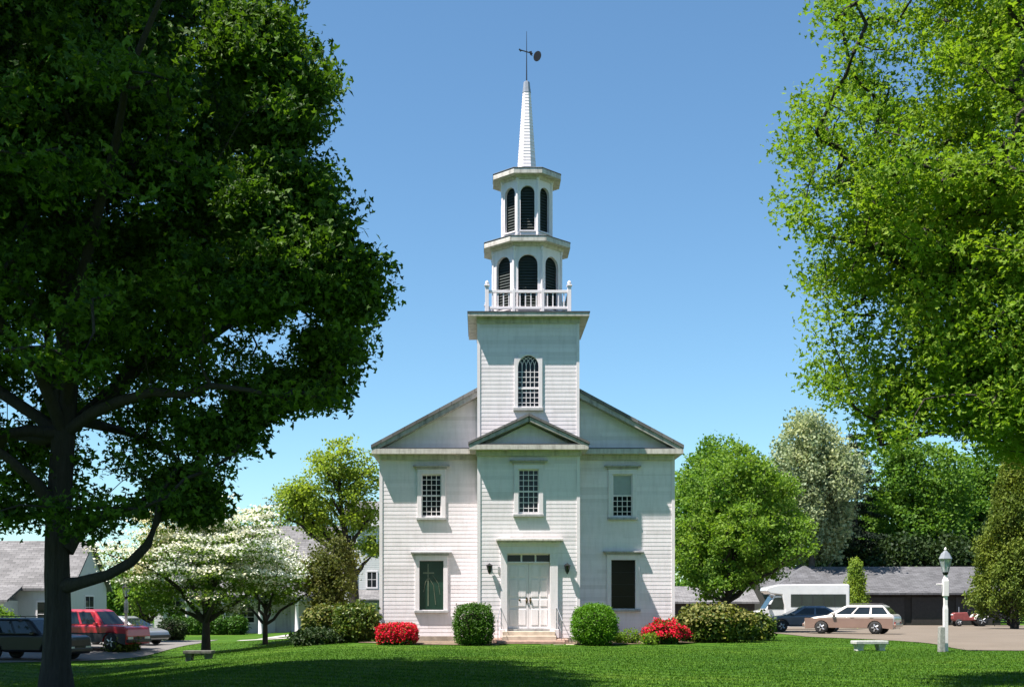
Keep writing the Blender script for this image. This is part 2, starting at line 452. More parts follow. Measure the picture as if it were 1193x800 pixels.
for s in (-1, 1):                                   # nave windows on the long sides
    for k in range(3):
        y = 5.2 + 5.0 * k
        m = MB(); m.box(*sorted((s * (HW - .02), s * (HW + .06))), y - .70, y + .70, 1.3, 6.3); f = m.obj('side_window', 'trim', church)
        m = MB(); m.box(*sorted((s * (HW + .055), s * (HW + .063))), y - .5, y + .5, 1.45, 6.15); m.obj('pane', 'glass', f)
# arched tower window
f = MB(); w, z0, z1, Y = .78, 8.85, 10.82, TY0
f.box(-w / 2 - .14, -w / 2, Y - .06, Y + .1, z0, z1 - .1); f.box(w / 2, w / 2 + .14, Y - .06, Y + .1, z0, z1 - .1)
def arch_panel(mb, w, z0, zs, rise, W2, ztop, y0, y1, n=10):
    """the wall piece above an arched opening: springing at zs, crown at zs + rise"""
    pts = [(-w / 2 * math.cos(math.pi * i / n), zs + rise * math.sin(math.pi * i / n)) for i in range(n + 1)]
    for (xa, za), (xb, zb) in zip(pts[:-1], pts[1:]):
        mb.prism([(xa, za), (xb, zb), (xb, ztop), (xa, ztop)], 'y', y0, y1)
    if W2 > w: mb.box(-W2 / 2, -w / 2, y0, y1, zs, ztop); mb.box(w / 2, W2 / 2, y0, y1, zs, ztop)
arch_panel(f, w, z0, z1 - .42, .42, w + .0, z1 + .06, Y - .058, Y + .1)
wf = f.obj('tower_window', 'trim', church, .006, 1); wf['label'] = 'tall arched many-paned window of the tower'
p = MB(); p.box(-w / 2 - .01, w / 2 + .01, Y + .06, Y + .08, z0, z1 + .02); p.obj('pane', 'glass', wf)
s = MB(); s.box(-w / 2 - .18, w / 2 + .18, Y - .12, Y + .08, z0 - .12, z0 - .002); s.obj('sill', 'capgrey', wf, .01, 1)
m = MB()
for k in range(1, 5):
    xx = -w / 2 + w * k / 5; m.box(xx - .013, xx + .013, Y + .03, Y + .058, z0 + .06, z1 - .42)
for k in range(1, 8):
    zz = z0 + (z1 - .42 - z0) * k / 8; m.box(-w / 2, w / 2, Y + .034, Y + .057, zz - .013, zz + .013)
m.box(-w / 2, w / 2, Y + .01, Y + .0585, z0 + .70, z0 + .76); m.box(-w / 2, w / 2, Y + .01, Y + .0585, z0, z0 + .06)
zs = z1 - .42
for k in range(0, 5):                               # intersecting tracery
    xa = -w / 2 + w * k / 5
    for sgn in (-1, 1):
        pts = []
        for i in range(7):
            th = i / 6 * 1.15; xx = xa + sgn * .40 * (1 - math.cos(th)); zz = zs + .40 * math.sin(th)
            if abs(xx) < w / 2 * math.sqrt(max(0, 1 - ((zz - zs) / .42) ** 2)) + .02: pts.append((xx, Y + .045, zz))
        if len(pts) > 1: m.tube(pts, .013, 4, False)
m.obj('sash', 'trim', wf)

# front door ---------------------------------------------------------------
d = MB()
d.box(-1.05, -.80, -.10, .34, .50, 3.34); d.box(.80, 1.10, -.10, .34, .50, 3.34)      # side boards deep enough to line the recess
d.box(-1.08, 1.13, -.101, .34, 3.34, 3.62); d.box(-1.10, 1.16, -.14, -.003, 3.62, 3.78)
d.box(-1.09, -.80, -.12, -.003, .18, .499); d.box(.80, 1.14, -.12, -.003, .18, .499)
d.box(-.80, .80, .06, .22, 2.98, 3.04); d.box(-.80, .80, .06, .22, 3.29, 3.34)
ds = d.obj('door_surround', 'trim', church, .008, 1)
h = MB(); h.box(-1.22, 1.28, -.31, -.004, 3.80, 3.88); h.box(-1.17, 1.22, -.25, -.005, 3.74, 3.80); h.obj('hood', 'worn', ds, .01, 1)
for k in range(3):
    t = MB(); xx = -.53 + .53 * k; t.box(xx - .235, xx + .235, .16, .18, 3.04, 3.29); t.obj('transom_pane', 'glass', ds)
for k in (-1, 1):
    t = MB(); t.box(.265 * k - .03, .265 * k + .03, .11, .158, 3.04, 3.29); t.obj('transom_bar', 'trim', ds)
for s in (-1, 1):
    l = MB(); x0, x1 = sorted((s * .004, s * .798))
    l.box(x0, x1, .13, .18, .52, 2.978)
    for (pz0, pz1) in ((.66, 1.25), (1.36, 1.62), (1.72, 2.36), (2.46, 2.86)):
        for (a0, a1) in ((.10, .37), (.44, .71)):
            q0, q1 = sorted((s * a0, s * a1))
            l.prism([(q0, pz0), (q1, pz0), (q1, pz1), (q0, pz1)], 'y', .112, .1295)
    dr = l.obj('door', 'trim', church, .012, 1)
    k = MB(); k.lathe([(.03, 0), (.045, -.02), (.045, -.05), (.02, -.07)], (s * .07, .13, 1.58), 10, axis='y'); k.box(*sorted((s * .04, s * .10)), .118, .1285, 1.46, 1.70); k.obj('handle', 'brass', dr)
    if s < 0:
        k = MB(); k.lathe([(.03, 0), (.04, -.02), (.02, -.04)], (-.33, .13, 1.60), 10, axis='y'); k.obj('lock', 'brass', dr)
th = MB(); th.box(-.80, .80, .02, .34, .44, .518); th.obj('threshold', 'capgrey', church)
# steps
st = MB()
st.box(-.98, .98, -.45, -.013, -.5, .43); st.box(-1.0, 1.0, -.80, -.451, -.5, .27)
st.obj('step', 'step', church, .015, 1)
st = MB(); st.box(-1.22, 1.30, -1.18, -.802, -.6, .10); st.box(-1.35, -1.0, -.80, -.02, -.5, .16); st.box(1.0, 1.45, -.80, -.02, -.5, .15)
st.obj('brick_step', 'brick', church, .02, 1)
st = MB()
rng = np.random.default_rng(3)
for k in range(9):
    x = -2.0 + k * .47; st.box(x, x + .43, -1.62 + rng.uniform(-.03, .03), -1.22, -.5, -.03 + rng.uniform(-.01, .02))
st.obj('stone_slab', 'step', church, .03, 2)
for s in (-1, 1):
    r_ = MB(); x = s * 1.04
    r_.tube([(x, -.10, .45), (x, -.10, 1.30)], .012, 6); r_.tube([(x * 1.12, -1.02, .10), (x * 1.12, -1.02, .92)], .012, 6)
    r_.tube([(x, -.06, 1.30), (x * 1.03, -.30, 1.28), (x * 1.12, -1.05, .92), (x * 1.14, -1.15, .84), (x * 1.12, -1.12, .78)], .014, 6)
    r_.tube([(x, -.10, .80), (x * 1.12, -1.02, .45)], .008, 6)
    r_.obj('handrail', 'lead', church)
# wall lanterns
for s, xx in ((-1, -1.47), (1, 1.44)):
    l = MB(); l.box(xx - .06, xx + .06, -.035, -.012, 2.70, 2.95); l.tube([(xx, -.03, 2.9), (xx, -.16, 2.97), (xx, -.20, 2.92)], .014, 6)
    l.lathe([(.02, 2.95), (.12, 2.90), (.13, 2.88)], (xx, -.20, 0), 6, False); l.lathe([(.06, 2.64), (.035, 2.60), (.01, 2.56)], (xx, -.20, 0), 6, False)
    for k in range(6):
        a = k * math.pi / 3; l.tube([(xx + .055 * math.cos(a), -.2 + .055 * math.sin(a), 2.64), (xx + .11 * math.cos(a), -.2 + .11 * math.sin(a), 2.89)], .008, 4, False)
    lo = l.obj('wall_lantern', 'iron', church)
    g = MB(); g.lathe([(.05, 2.645), (.10, 2.878)], (xx, -.20, 0), 6, False); g.obj('lantern_glass', 'carglass', lo)
mt = MB(); mt.box(-1.16, -1.08, -.055, -.013, 2.62, 2.86); mt.obj('door_plaque', 'capgrey', church)

# belfry --------------------------------------------------------------------
BY = 1.95
def oct_pts(a, z, rot=0):
    r = a / math.cos(math.pi / 8)
    return [(r * math.cos(math.pi / 8 + k * math.pi / 4), BY + r * math.sin(math.pi / 8 + k * math.pi / 4), z) for k in range(8)]
def stage(a, z0, z1, w, sill, crown, name):
    rise = w / 2
    st_ = MB(); fw = 2 * a * math.tan(math.pi / 8)
    for k in range(8):
        q = MB(); th = k * math.pi / 4
        q.box(-fw / 2, fw / 2, -a, -a + .12, z0, sill)
        q.box(-fw / 2, -w / 2, -a, -a + .12, sill, crown - rise); q.box(w / 2, fw / 2, -a, -a + .12, sill, crown - rise)
        arch_panel(q, w, sill, crown - rise, rise, fw, z1, -a, -a + .12)
        q.box(-w / 2 - .03, w / 2 + .03, -a - .04, -a + .1, sill - .05, sill + .001)
        c_, s_ = math.cos(th), math.sin(th)
        for v, f_ in ((q.v, q.f),): st_.add([(x * c_ - y * s_, BY + x * s_ + y * c_, z) for x, y, z in v], f_)
    body = st_.obj(name, 'trim', church)
    r = a / math.cos(math.pi / 8)
    pl = MB()
    for k in range(8):
        th = math.pi / 8 + k * math.pi / 4; cx, cy = (r - .015) * math.cos(th), BY + (r - .015) * math.sin(th)
        pl.lathe([(.075, z0), (.075, z0 + .12), (.055, z0 + .13), (.055, z1 - .12), (.075, z1 - .1), (.075, z1)], (cx, cy, 0), 8, False)
    pl.obj('pilaster', 'trim', body)
    for k in range(8):
        q = MB(); th = k * math.pi / 4; n = int((crown - sill) / .11)
        q.box(-w / 2 - .02, w / 2 + .02, -a + .20, -a + .22, sill, crown + .02)
        for i in range(n):
            z = sill + .02 + i * .11
            q.prism([(-a + .13, z), (-a + .19, z + .09), (-a + .19, z + .105), (-a + .13, z + .015)], 'x', -w / 2 - .02, w / 2 + .02)
        c_, s_ = math.cos(th), math.sin(th)
        q.v = [(x * c_ - y * s_, BY + x * s_ + y * c_, z) for x, y, z in q.v]
        q.obj('louvre', 'louvre', body)
    return body
b1 = stage(1.32, 12.40, 15.05, .74, 12.72, 14.76, 'lower_belfry')
b2 = stage(.955, 15.55, 17.8, .54, 15.78, 17.50, 'upper_belfry')
def oct_cornice(a_in, a_out, z, a_next, name):
    c = MB()
    c.loft([oct_pts(a_in + .03, z - .12), oct_pts(a_in + .10, z - .02), oct_pts(a_in + .10, z), oct_pts(a_out, z), oct_pts(a_out, z + .13), oct_pts(a_out - .02, z + .2)])
    o = c.obj(name, 'worn', church)
    r_ = MB(); r_.loft([oct_pts(a_out + .015, z + .202), oct_pts(a_out - .0, z + .225), oct_pts(a_next, z + .40)]); r_.obj('cornice_roof', 'dark_sheet', o)
oct_cornice(1.32, 1.66, 15.17, .96, 'belfry_cornice')
oct_cornice(.955, 1.31, 17.86, .40, 'belfry_cornice')
# spire
sp = MB(); n = 26; zb, zt, ab, at = 18.20, 21.45, .37, .145
for k in range(n):
    za, zc = zb + (zt - zb) * k / n, zb + (zt - zb) * (k + 1) / n
    aa = ab + (at - ab) * k / n; ac = ab + (at - ab) * (k + 1) / n
    sp.loft([oct_pts(aa + .012, za), oct_pts(ac + .002, zc)])
sp.obj('spire', 'white', church)
sp = MB(); sp.loft([oct_pts(.165, 21.43), oct_pts(.115, 21.85), oct_pts(.04, 21.9)]); sp.obj('spire_cap', 'lead', church)
wv = MB(); wv.tube([(0, BY, 21.85), (0, BY, 23.85)], [.026, .008], 6)
vane = wv.obj('weathervane', 'iron', church)
q = MB()
A, B = Vector((-.27, BY, 23.13)), Vector((.24, BY, 22.98))
q.tube([A, B], .022, 6); q.tube([A + Vector((-.02, 0, .03)), A + Vector((.05, 0, -.06))], .03, 4)
q.prism([(.10, 23.06), (.20, 23.08), (.23, 22.88), (.14, 22.93)], 'y', BY - .012, BY + .012)
q.obj('arrow', 'iron', vane)
q = MB(); ring = [(.42 + .15 * math.cos(a) + .03 * math.sin(a), 22.88 + .20 * math.sin(a)) for a in np.linspace(0, 2 * math.pi, 18)[:-1]]
q.prism(ring, 'y', BY - .02, BY + .02); q.obj('banner_disc', 'iron', vane)
# balustrade
bl = MB(); h = 1.56
base = 12.42
for sx in (-1, 1):
    for sy in (-1, 1):
        bl.box(sx * h - .07, sx * h + .07, BY + sy * h - .07, BY + sy * h + .07, base, base + 1.05)
        bl.box(sx * h - .10, sx * h + .10, BY + sy * h - .10, BY + sy * h + .10, base + 1.05, base + 1.10)
        bl.lathe([(.05, base + 1.10), (.08, base + 1.17), (.05, base + 1.24), (.01, base + 1.27)], (sx * h, BY + sy * h, 0), 8)
for sy in (-1, 1):
    y = BY + sy * h
    for z0, z1 in ((base + .18, base + .28), (base + .80, base + .90)): bl.box(-h + .07, h - .07, y - .045, y + .045, z0, z1)
    for x in (-.55, .55): bl.box(x - .055, x + .055, y - .05, y + .05, base, base + .95)
for sx in (-1, 1):
    x = sx * h
    for z0, z1 in ((base + .18, base + .28), (base + .80, base + .90)): bl.box(x - .045, x + .045, BY - h + .07, BY + h - .07, z0, z1)
balu = bl.obj('balustrade', 'trim', church, .006, 1)
for k in range(1, 15):
    if k % 5 == 0: continue
    t = -h + 2 * h * k / 15
    for s in (-1, 1):
        q = MB(); q.box(t - .022, t + .022, BY + s * h - .02, BY + s * h + .02, base + .28, base + .80); q.obj('baluster', 'trim', balu)
        q = MB(); q.box(s * h - .02, s * h + .02, BY + t - .022, BY + t + .022, base + .28, base + .80); q.obj('baluster', 'trim', balu)
# ------------------------------------------------------------------ ground
def grass_colour(t):
    v = coords(t)
    n1 = noise(t, v, 0.22, 5, 0.6); n2 = noise(t, v, 1.6, 6, 0.7)
    c = ramp(t, n1, [(0.3, (0.034, 0.098, 0.004)), (0.55, (0.052, 0.126, 0.007)), (0.75, (0.082, 0.148, 0.013))])
    c = mix(t, c, ramp(t, n2, [(0.3, (0.66, 0.74, 0.66)), (0.7, (1.26, 1.16, 1.15))]), 0.8, 'MULTIPLY')
    # mowing lanes laid by the mower, running diagonally over the lawn
    tc = t.nodes.new('ShaderNodeTexCoord'); mp = t.nodes.new('ShaderNodeMapping'); mp.inputs['Rotation'].default_value = (0, 0, R(-52))
    t.links.new(tc.outputs['Object'], mp.inputs[0])
    w = node(t, 'ShaderNodeTexWave', Scale=0.32, Distortion=1.6, Detail=3.0); w.inputs['Detail Scale'].default_value = 1.5
    t.links.new(mp.outputs[0], w.inputs['Vector'])
    return mix(t, c, ramp(t, w.outputs['Fac'], [(0.30, (0.74, 0.80, 0.72)), (0.70, (1.24, 1.16, 1.22))]), 1.0, 'MULTIPLY')
def m_grass():
    m, t, b, _ = newmat('lawn_grass'); n3 = noise(t, coords(t), 22, 3, 0.7)
    c = mix(t, grass_colour(t), ramp(t, n3, [(0.3, (0.6, 0.65, 0.55)), (0.7, (1.25, 1.2, 1.2))]), 0.7, 'MULTIPLY')
    t.links.new(c, b.inputs['Base Color']); b.inputs['Roughness'].default_value = 0.9; b.inputs['Specular IOR Level'].default_value = 0.15
    bump(t, b, n3, 0.9, 0.06)
    return m
def m_blade():
    m, t, b, out = newmat('grass_blade'); gi = t.nodes.new('ShaderNodeNewGeometry')
    c = mix(t, grass_colour(t), ramp(t, gi.outputs['Random Per Island'], [(0.0, (0.8, 0.85, 0.75)), (0.8, (1.35, 1.3, 1.3)), (1.0, (2.1, 1.6, 2.4))]), 1.0, 'MULTIPLY')
    t.links.new(c, b.inputs['Base Color']); b.inputs['Roughness'].default_value = 0.6; b.inputs['Specular IOR Level'].default_value = 0.15
    tr = t.nodes.new('ShaderNodeBsdfTranslucent'); t.links.new(c, tr.inputs[0]); mx = t.nodes.new('ShaderNodeMixShader'); mx.inputs[0].default_value = .3
    t.links.new(b.outputs[0], mx.inputs[1]); t.links.new(tr.outputs[0], mx.inputs[2]); t.links.new(mx.outputs[0], out.inputs[0])
    return m
M['grass'] = m_grass()
gx = np.concatenate([[-900, -500, -250, -120, -70], np.arange(-50, 61, 1.0), [80, 130, 260, 500, 900]])
gy = np.concatenate([[-60, -30, -10], np.arange(0, 110, 1.0), [120, 140, 180, 260, 400, 700, 1200, 2000]])
X, Y = np.meshgrid(gx, gy); Z = gz(X, Y)
nx, ny = len(gx), len(gy)
idx = np.arange(nx * ny).reshape(ny, nx)
fc = np.stack([idx[:-1, :-1], idx[:-1, 1:], idx[1:, 1:], idx[1:, :-1]], -1).reshape(-1, 4)
lawn = np_mesh('lawn', np.stack([X, Y, Z], -1).reshape(-1, 3), fc, 'grass', smooth=True); lawn['kind'] = 'structure'
def sheet(name, near, far, mat, lift=.02, n=70, k=40, kind='structure'):
    """a surface laid over the ground between two polylines"""
    def along(pl, n):
        pl = np.array(pl, float); s = np.r_[0, np.cumsum(np.hypot(*np.diff(pl, axis=0).T))]
        q = np.linspace(0, s[-1], n); return np.stack([np.interp(q, s, pl[:, 0]), np.interp(q, s, pl[:, 1])], -1)
    A, B = along(near, n), along(far, n); t = np.linspace(0, 1, k)[:, None, None]
    P = A[None] * (1 - t) + B[None] * t
    z = gz(P[..., 0], P[..., 1]) + lift
    V = np.concatenate([P, z[..., None]], -1).reshape(-1, 3); i = np.arange(k * n).reshape(k, n)
    f = np.stack([i[:-1, :-1], i[:-1, 1:], i[1:, 1:], i[1:, :-1]], -1).reshape(-1, 4)
    o = np_mesh(name, V, f, mat, smooth=True); o['kind'] = kind; return o
def m_ground(name, c, hi, scale=1.0):
    m, t, b, _ = newmat(name); v = coords(t)
    a = noise(t, v, 0.35 * scale, 6, 0.65); d = noise(t, v, 30, 3, 0.7)
    col = ramp(t, a, [(0.3, c), (0.7, hi)])
    t.links.new(mix(t, col, ramp(t, d, [(0.3, (0.75,) * 3), (0.7, (1.15,) * 3)]), 0.8, 'MULTIPLY'), b.inputs['Base Color'])
    b.inputs['Roughness'].default_value = 0.95; bump(t, b, d, 0.4, 0.02); return m
M['gravel'] = m_ground('worn_parking_surface', (0.125, 0.100, 0.072), (0.165, 0.134, 0.100))
M['asphalt'] = m_ground('pale_asphalt', (0.115, 0.11, 0.10), (0.16, 0.15, 0.14))
M['concrete'] = m_ground('concrete_path', (0.36, 0.34, 0.31), (0.46, 0.44, 0.40))
g = lambda px, py: on_ground(px, py)[:2]
sheet('parking_lot', [(9.5, 66), (15, 62), g(940, 741.5), g(1000, 744), g(1040, 746), g(1100, 752), g(1128, 757.5), (26, 39.0), (60, 36)],
      [(9.5, 99), (22, 99), (30, 99.5), (45, 99), (60, 98), (90, 90)], 'gravel')
sheet('parking_lot', [(-60, 46), (-30, 49), (-21, 50.5), (-17.2, 52.2), (-15.2, 55), (-14.5, 62)], [(-60, 68), (-40, 68), (-28, 69), (-22, 70), (-18, 70), (-15, 70)], 'asphalt')
sheet('path', [(-13, 65), (-10.0, 62), (-6, 60)], [(-13, 66.4), (-9.6, 63.6), (-5.7, 61.6)], 'concrete', n=20, k=4)
sheet('hall_path', [(-12.1, 66), (-11.4, 83.5)], [(-10.9, 65.5), (-9.6, 83.5)], 'concrete', n=30, k=4, lift=.035)
bed = sheet('flower_bed', [(-4.6, 46.0), (-3.5, 44.6), (-1.0, 44.0), (.2, 43.9), (.5, 44.6), (3.3, 44.6), (3.6, 43.9), (6, 44.6), (8.6, 46.0)],
      [(-4.6, 47.5), (-3, 47.48), (0, 47.46), (.2, 47.3), (1, 46.5), (2.4, 46.5), (3.3, 47.3), (6, 47.46), (8.6, 47.5)], 'mulch', .025)

# grass blades on the part of the lawn near enough to show them
rng = np.random.default_rng(11)
def grass_blades(n):
    d = 17 + 45 * rng.random(n) ** 1.15
    px = rng.uniform(-40, 1233, n); x = (px - PX) / F * d
    e_ = np.array([g(940, 741.5), g(1000, 744), g(1040, 746), g(1100, 752), g(1128, 757.5), (26, 39.0), (60, 36)])
    keep = ~((x > -4.8) & (x < 8.7) & (d > 43.9)) & ~((x > 8.7) & (d > np.interp(x, e_[:, 0], e_[:, 1]) - .1)) & ~((x < -14.5) & (d > np.interp(x, [-60, -30, -21, -17.2, -15.2, -14.5], [46, 49, 50.5, 52.2, 55, 62])))
    x, d = x[keep], d[keep]; n = len(x); z = gz(x, d)
    h = rng.uniform(.018, .048, n) ; a = rng.uniform(0, 2 * math.pi, n); w = rng.uniform(.008, .016, n)
    lean = rng.uniform(.0, .045, n); b_ = rng.uniform(0, 2 * math.pi, n)
    P = np.stack([x, d, z], -1); u = np.stack([np.cos(a), np.sin(a), np.zeros(n)], -1)
    tip = P + np.stack([lean * np.cos(b_), lean * np.sin(b_), h], -1)
    V = np.stack([P - u * w[:, None], P + u * w[:, None], tip], 1).reshape(-1, 3)
    o = np_mesh('grass_blades', V, np.arange(3 * n).reshape(n, 3), 'blade'); return o
M['blade'] = m_blade()
tag(grass_blades(280000), 'short mown green grass blades of the church lawn', 'grass', kind='stuff')

# ------------------------------------------------------------------ houses
M['siding'] = m_paint('pale_siding', (0.56, 0.56, 0.56), (0.38, 0.38, 0.37), 0.4)
M['brownboard'] = m_plain('dark_brown_boards', (0.022, 0.017, 0.014), 0.85, var=0.3, scale=3)
M['doorbrown'] = m_plain('garage_door_brown', (0.028, 0.021, 0.018), 0.7, var=0.25)
M['chimney'] = m_plain('grey_chimney_brick', (0.16, 0.14, 0.13), 0.9, var=0.3)
def gable_house(root, x0, x1, y0, y1, zb, ze, zr, roof, over=.35, wall='siding', axis='x', siding=True):
    """walls and gable roof with its ridge along x (or y), in the root's own coordinates"""
    b = MB(); b.box(x0 + .01, x1 - .01, y0 + .01, y1 - .01, zb, ze)
    b_ = MB()
    if axis == 'x':
        ym = (y0 + y1) / 2; k = (zr - ze) / (ym - y0)
        if siding:
            clap(b, lambda z: (x0, x1), zb + .3, ze, front(y0)); sp_ = lambda z: (y0 + max(0, (z - ze) / k), y1 - max(0, (z - ze) / k))
            clap(b, sp_, zb + .3, zr - .1, right(x1)); clap(b, sp_, zb + .3, zr - .1, left(x0))
        b.prism([(y0 + .02, ze), (y1 - .02, ze), (ym, zr - .05)], 'x', x0 + .012, x1 - .012)
        b_.prism([(y0 - over, ze - over * k), (ym, zr), (y1 + over, ze - over * k), (y1 + over, ze - over * k + .15), (ym, zr + .16), (y0 - over, ze - over * k + .15)], 'x', x0 - over, x1 + over)
    else:
        xm = (x0 + x1) / 2; k = (zr - ze) / (xm - x0)
        if siding:
            clap(b, lambda z: (x0 + max(0, (z - ze) / k), x1 - max(0, (z - ze) / k)), zb + .3, zr - .1, front(y0))
            clap(b, lambda z: (y0, y1), zb + .3, ze, right(x1)); clap(b, lambda z: (y0, y1), zb + .3, ze, left(x0))
        b.prism([(x0 + .02, ze), (x1 - .02, ze), (xm, zr - .05)], 'y', y0 + .012, y1 - .012)
        b_.prism([(x0 - over, ze - over * k), (xm, zr), (x1 + over, ze - over * k), (x1 + over, ze - over * k + .15), (xm, zr + .16), (x0 - over, ze - over * k + .15)], 'y', y0 - over, y1 + over)
    b.obj('wall', wall, root); return b_.obj('roof', roof, root)
def small_window(root, x, z, w, h, y, face='front', bars=(2, 2), name='window'):
    pl = {'front': front(y), 'right': right(y), 'left': left(y)}[face]
    def slab(mb, u0, u1, z0, z1, o0, o1):
        p = [pl(u0, z0, o0), pl(u1, z0, o0), pl(u1, z1, o0), pl(u0, z1, o0)]; q = [pl(u0, z0, o1), pl(u1, z0, o1), pl(u1, z1, o1), pl(u0, z1, o1)]
        mb.loft([p, q])
    f = MB(); t = .1
    slab(f, x - w / 2 - t, x - w / 2, z - h / 2, z + h / 2, 0, .05); slab(f, x + w / 2, x + w / 2 + t, z - h / 2, z + h / 2, 0, .05)
    slab(f, x - w / 2 - t, x + w / 2 + t, z + h / 2, z + h / 2 + t, 0, .055); slab(f, x - w / 2 - t, x + w / 2 + t, z - h / 2 - t, z - h / 2, 0, .07)
    for k in range(1, bars[0]): xx = x - w / 2 + w * k / bars[0]; slab(f, xx - .015, xx + .015, z - h / 2, z + h / 2, .025, .038)
    for k in range(1, bars[1]): zz = z - h / 2 + h * k / bars[1]; slab(f, x - w / 2, x + w / 2, zz - .018, zz + .018, .024, .037)
    o = f.obj(name, 'trim', root)
    p = MB(); slab(p, x - w / 2, x + w / 2, z - h / 2, z + h / 2, .018, .023); p.obj('pane', 'glass', o)
    return o
# the house at the far left, its gable end to the right
h1 = thing('house', 'pale house with a long grey shingle roof behind the parked cars', 'house', (-24, 71.5, -.90))
rf = gable_house(h1, -14, 0, 0, 7, 0, 3.35, 6.05, 'roof_pale', .3)
c = MB(); c.box(-10.4, -9.5, 3.2, 4.0, 5.2, 7.1); c.box(-10.46, -9.44, 3.14, 4.06, 7.1, 7.25); c.obj('chimney', 'chimney', rf)
small_window(h1, 3.5, 2.15, 1.6, 1.3, 0, 'right', (2, 2)); 
v = MB(); v.loft([[(.016, 3.25, 3.75), (.016, 3.75, 3.75), (.016, 3.75, 4.2), (.016, 3.25, 4.2)], [(.05, 3.25, 3.75), (.05, 3.75, 3.75), (.05, 3.75, 4.2), (.05, 3.25, 4.2)]]); v.obj('vent', 'capgrey', h1)
for x in (-11.5, -8.4, -1.4): small_window(h1, x, 1.75, .95, 1.4, 0)
d = MB(); d.box(-5.6, -4.6, -.06, -.016, .1, 2.2); d.obj('door', 'capgrey', h1)
wing = MB(); wing.box(-7.2, -3.0, -2.2, -.02, 0, 2.55); wing.obj('porch_wall', 'siding', h1)
wing = MB(); wing.prism([(-2.5, 2.45), (.15, 3.35), (.15, 3.5), (-2.5, 2.58)], 'x', -7.5, -2.7); wing.obj('porch_roof', 'roof_pale', h1)
# the parish hall behind the dogwoods
h2 = thing('parish_hall', 'long white hall with a colonnade and a taller two-storey wing behind the dogwoods', 'building', (-15, 87, -.85))
gable_house(h2, -8.2, 5.4, 0, 10, 0, 3.3, 8.0, 'roof_pale', .3)
pr = MB(); pr.prism([(-1.9, 2.78), (.2, 3.35), (.2, 3.5), (-1.9, 2.92)], 'x', -8.4, 5.2); pr.box(-8.3, 5.1, -1.82, -1.62, 2.5, 2.775); pr.obj('porch_roof', 'roof_pale', h2)
for k in range(6):
    x = -8.0 + 2.55 * k
    cmb = MB(); cmb.lathe([(.19, .06), (.19, .2), (.145, .24), (.12, 2.32), (.16, 2.36), (.18, 2.5)], (x, -1.72, 0), 12); cmb.obj('column', 'trim', h2)
pd = MB(); pd.box(-8.4, 5.2, -2.0, -.02, -.3, .06); pd.obj('porch_floor', 'concrete', h2)
for x in (-6.7, -1.6, 3.5): small_window(h2, x, 1.75, 1.0, 1.5, 0, bars=(2, 4))
dd = MB(); dd.box(.4, 1.5, -.07, -.016, .07, 2.2); dd.obj('door', 'capgrey', h2)
gable_house(h2, 5.45, 9.6, -1.5, 8.0, 0, 8.15, 9.7, 'roof_pale', .3)
for x, z in ((7.4, 6.55), (7.4, 4.0), (6.0, 4.0), (6.0, 6.55)): small_window(h2, x, z, .62, 1.05, -1.5, bars=(2, 2))
pp = MB(); pp.prism([(-1.9 - 1.6, 2.55), (-1.5, 3.2), (-1.5, 3.3), (-1.9 - 1.6, 2.62)], 'x', 6.2, 9.5); pp.box(6.3, 9.4, -3.4, -3.2, 2.38, 2.55); pp.obj('entry_roof', 'roof_pale', h2)
for x in (6.4, 9.3):
    cmb = MB(); cmb.box(x - .09, x + .09, -3.39, -3.21, -.2, 2.38); cmb.obj('entry_post', 'trim', h2)
dd = MB(); dd.prism([(5.9, 7.72), (8.9, 7.72), (7.4, 8.55)], 'y', -1.95, -1.2); dd.obj('dormer_gable', 'trim', h2)
# outbuildings on the right
gr = thing('garage', 'long low dark brown garage under a grey roof across the car park', 'garage', (33, 100, -.30))
gable_house(gr, -9.5, 9.5, 0, 8, 0, 2.75, 4.75, 'roof_dark', .5, 'brownboard', siding=False)
for k in range(5):
    x = -8.6 + 3.6 * k
    b = MB(); b.box(x, x + 3.0, -.05, .008, .05, 2.3)
    for i in range(1, 4): b.box(x + .02, x + 2.98, -.058, -.05, .05 + i * .56, .08 + i * .56)
    b.obj('garage_door', 'doorbrown', gr)
bt = MB()
for k in range(48):
    x = -9.5 + k * .4
    bt.box(x, x + .05, -.03, .0, 2.32, 2.6)
bt.obj('batten', 'brownboard', gr)
sh = thing('shed', 'small shed with a pointed grey hip roof behind the white bus', 'shed', (24.6, 92, -.3))
b = MB(); b.box(-2.0, 2.0, 0, 4, 0, 3.0); b.obj('wall', 'siding', sh)
b = MB(); b.loft([[(-2.3, -.3, 2.95), (2.3, -.3, 2.95), (2.3, 4.3, 2.95), (-2.3, 4.3, 2.95)], [(-2.3, -.3, 3.08), (2.3, -.3, 3.08), (2.3, 4.3, 3.08), (-2.3, 4.3, 3.08)], [(.15, 1.9, 4.65), (.35, 1.9, 4.65), (.35, 2.1, 4.65), (.15, 2.1, 4.65)]]); b.obj('roof', 'roof_dark', sh)
small_window(sh, 0, 1.6, .9, .9, 0)
ga = thing('low_outbuilding', 'low outbuilding with a pale roof beside the church, under the round maple', 'outbuilding', (17.0, 96, -.3))
gable_house(ga, -3.5, 4.5, 0, 5, 0, 1.9, 3.0, 'roof_pale', .3, 'brownboard', siding=False)
small_window(ga, 1.5, 1.2, .8, .7, 0)

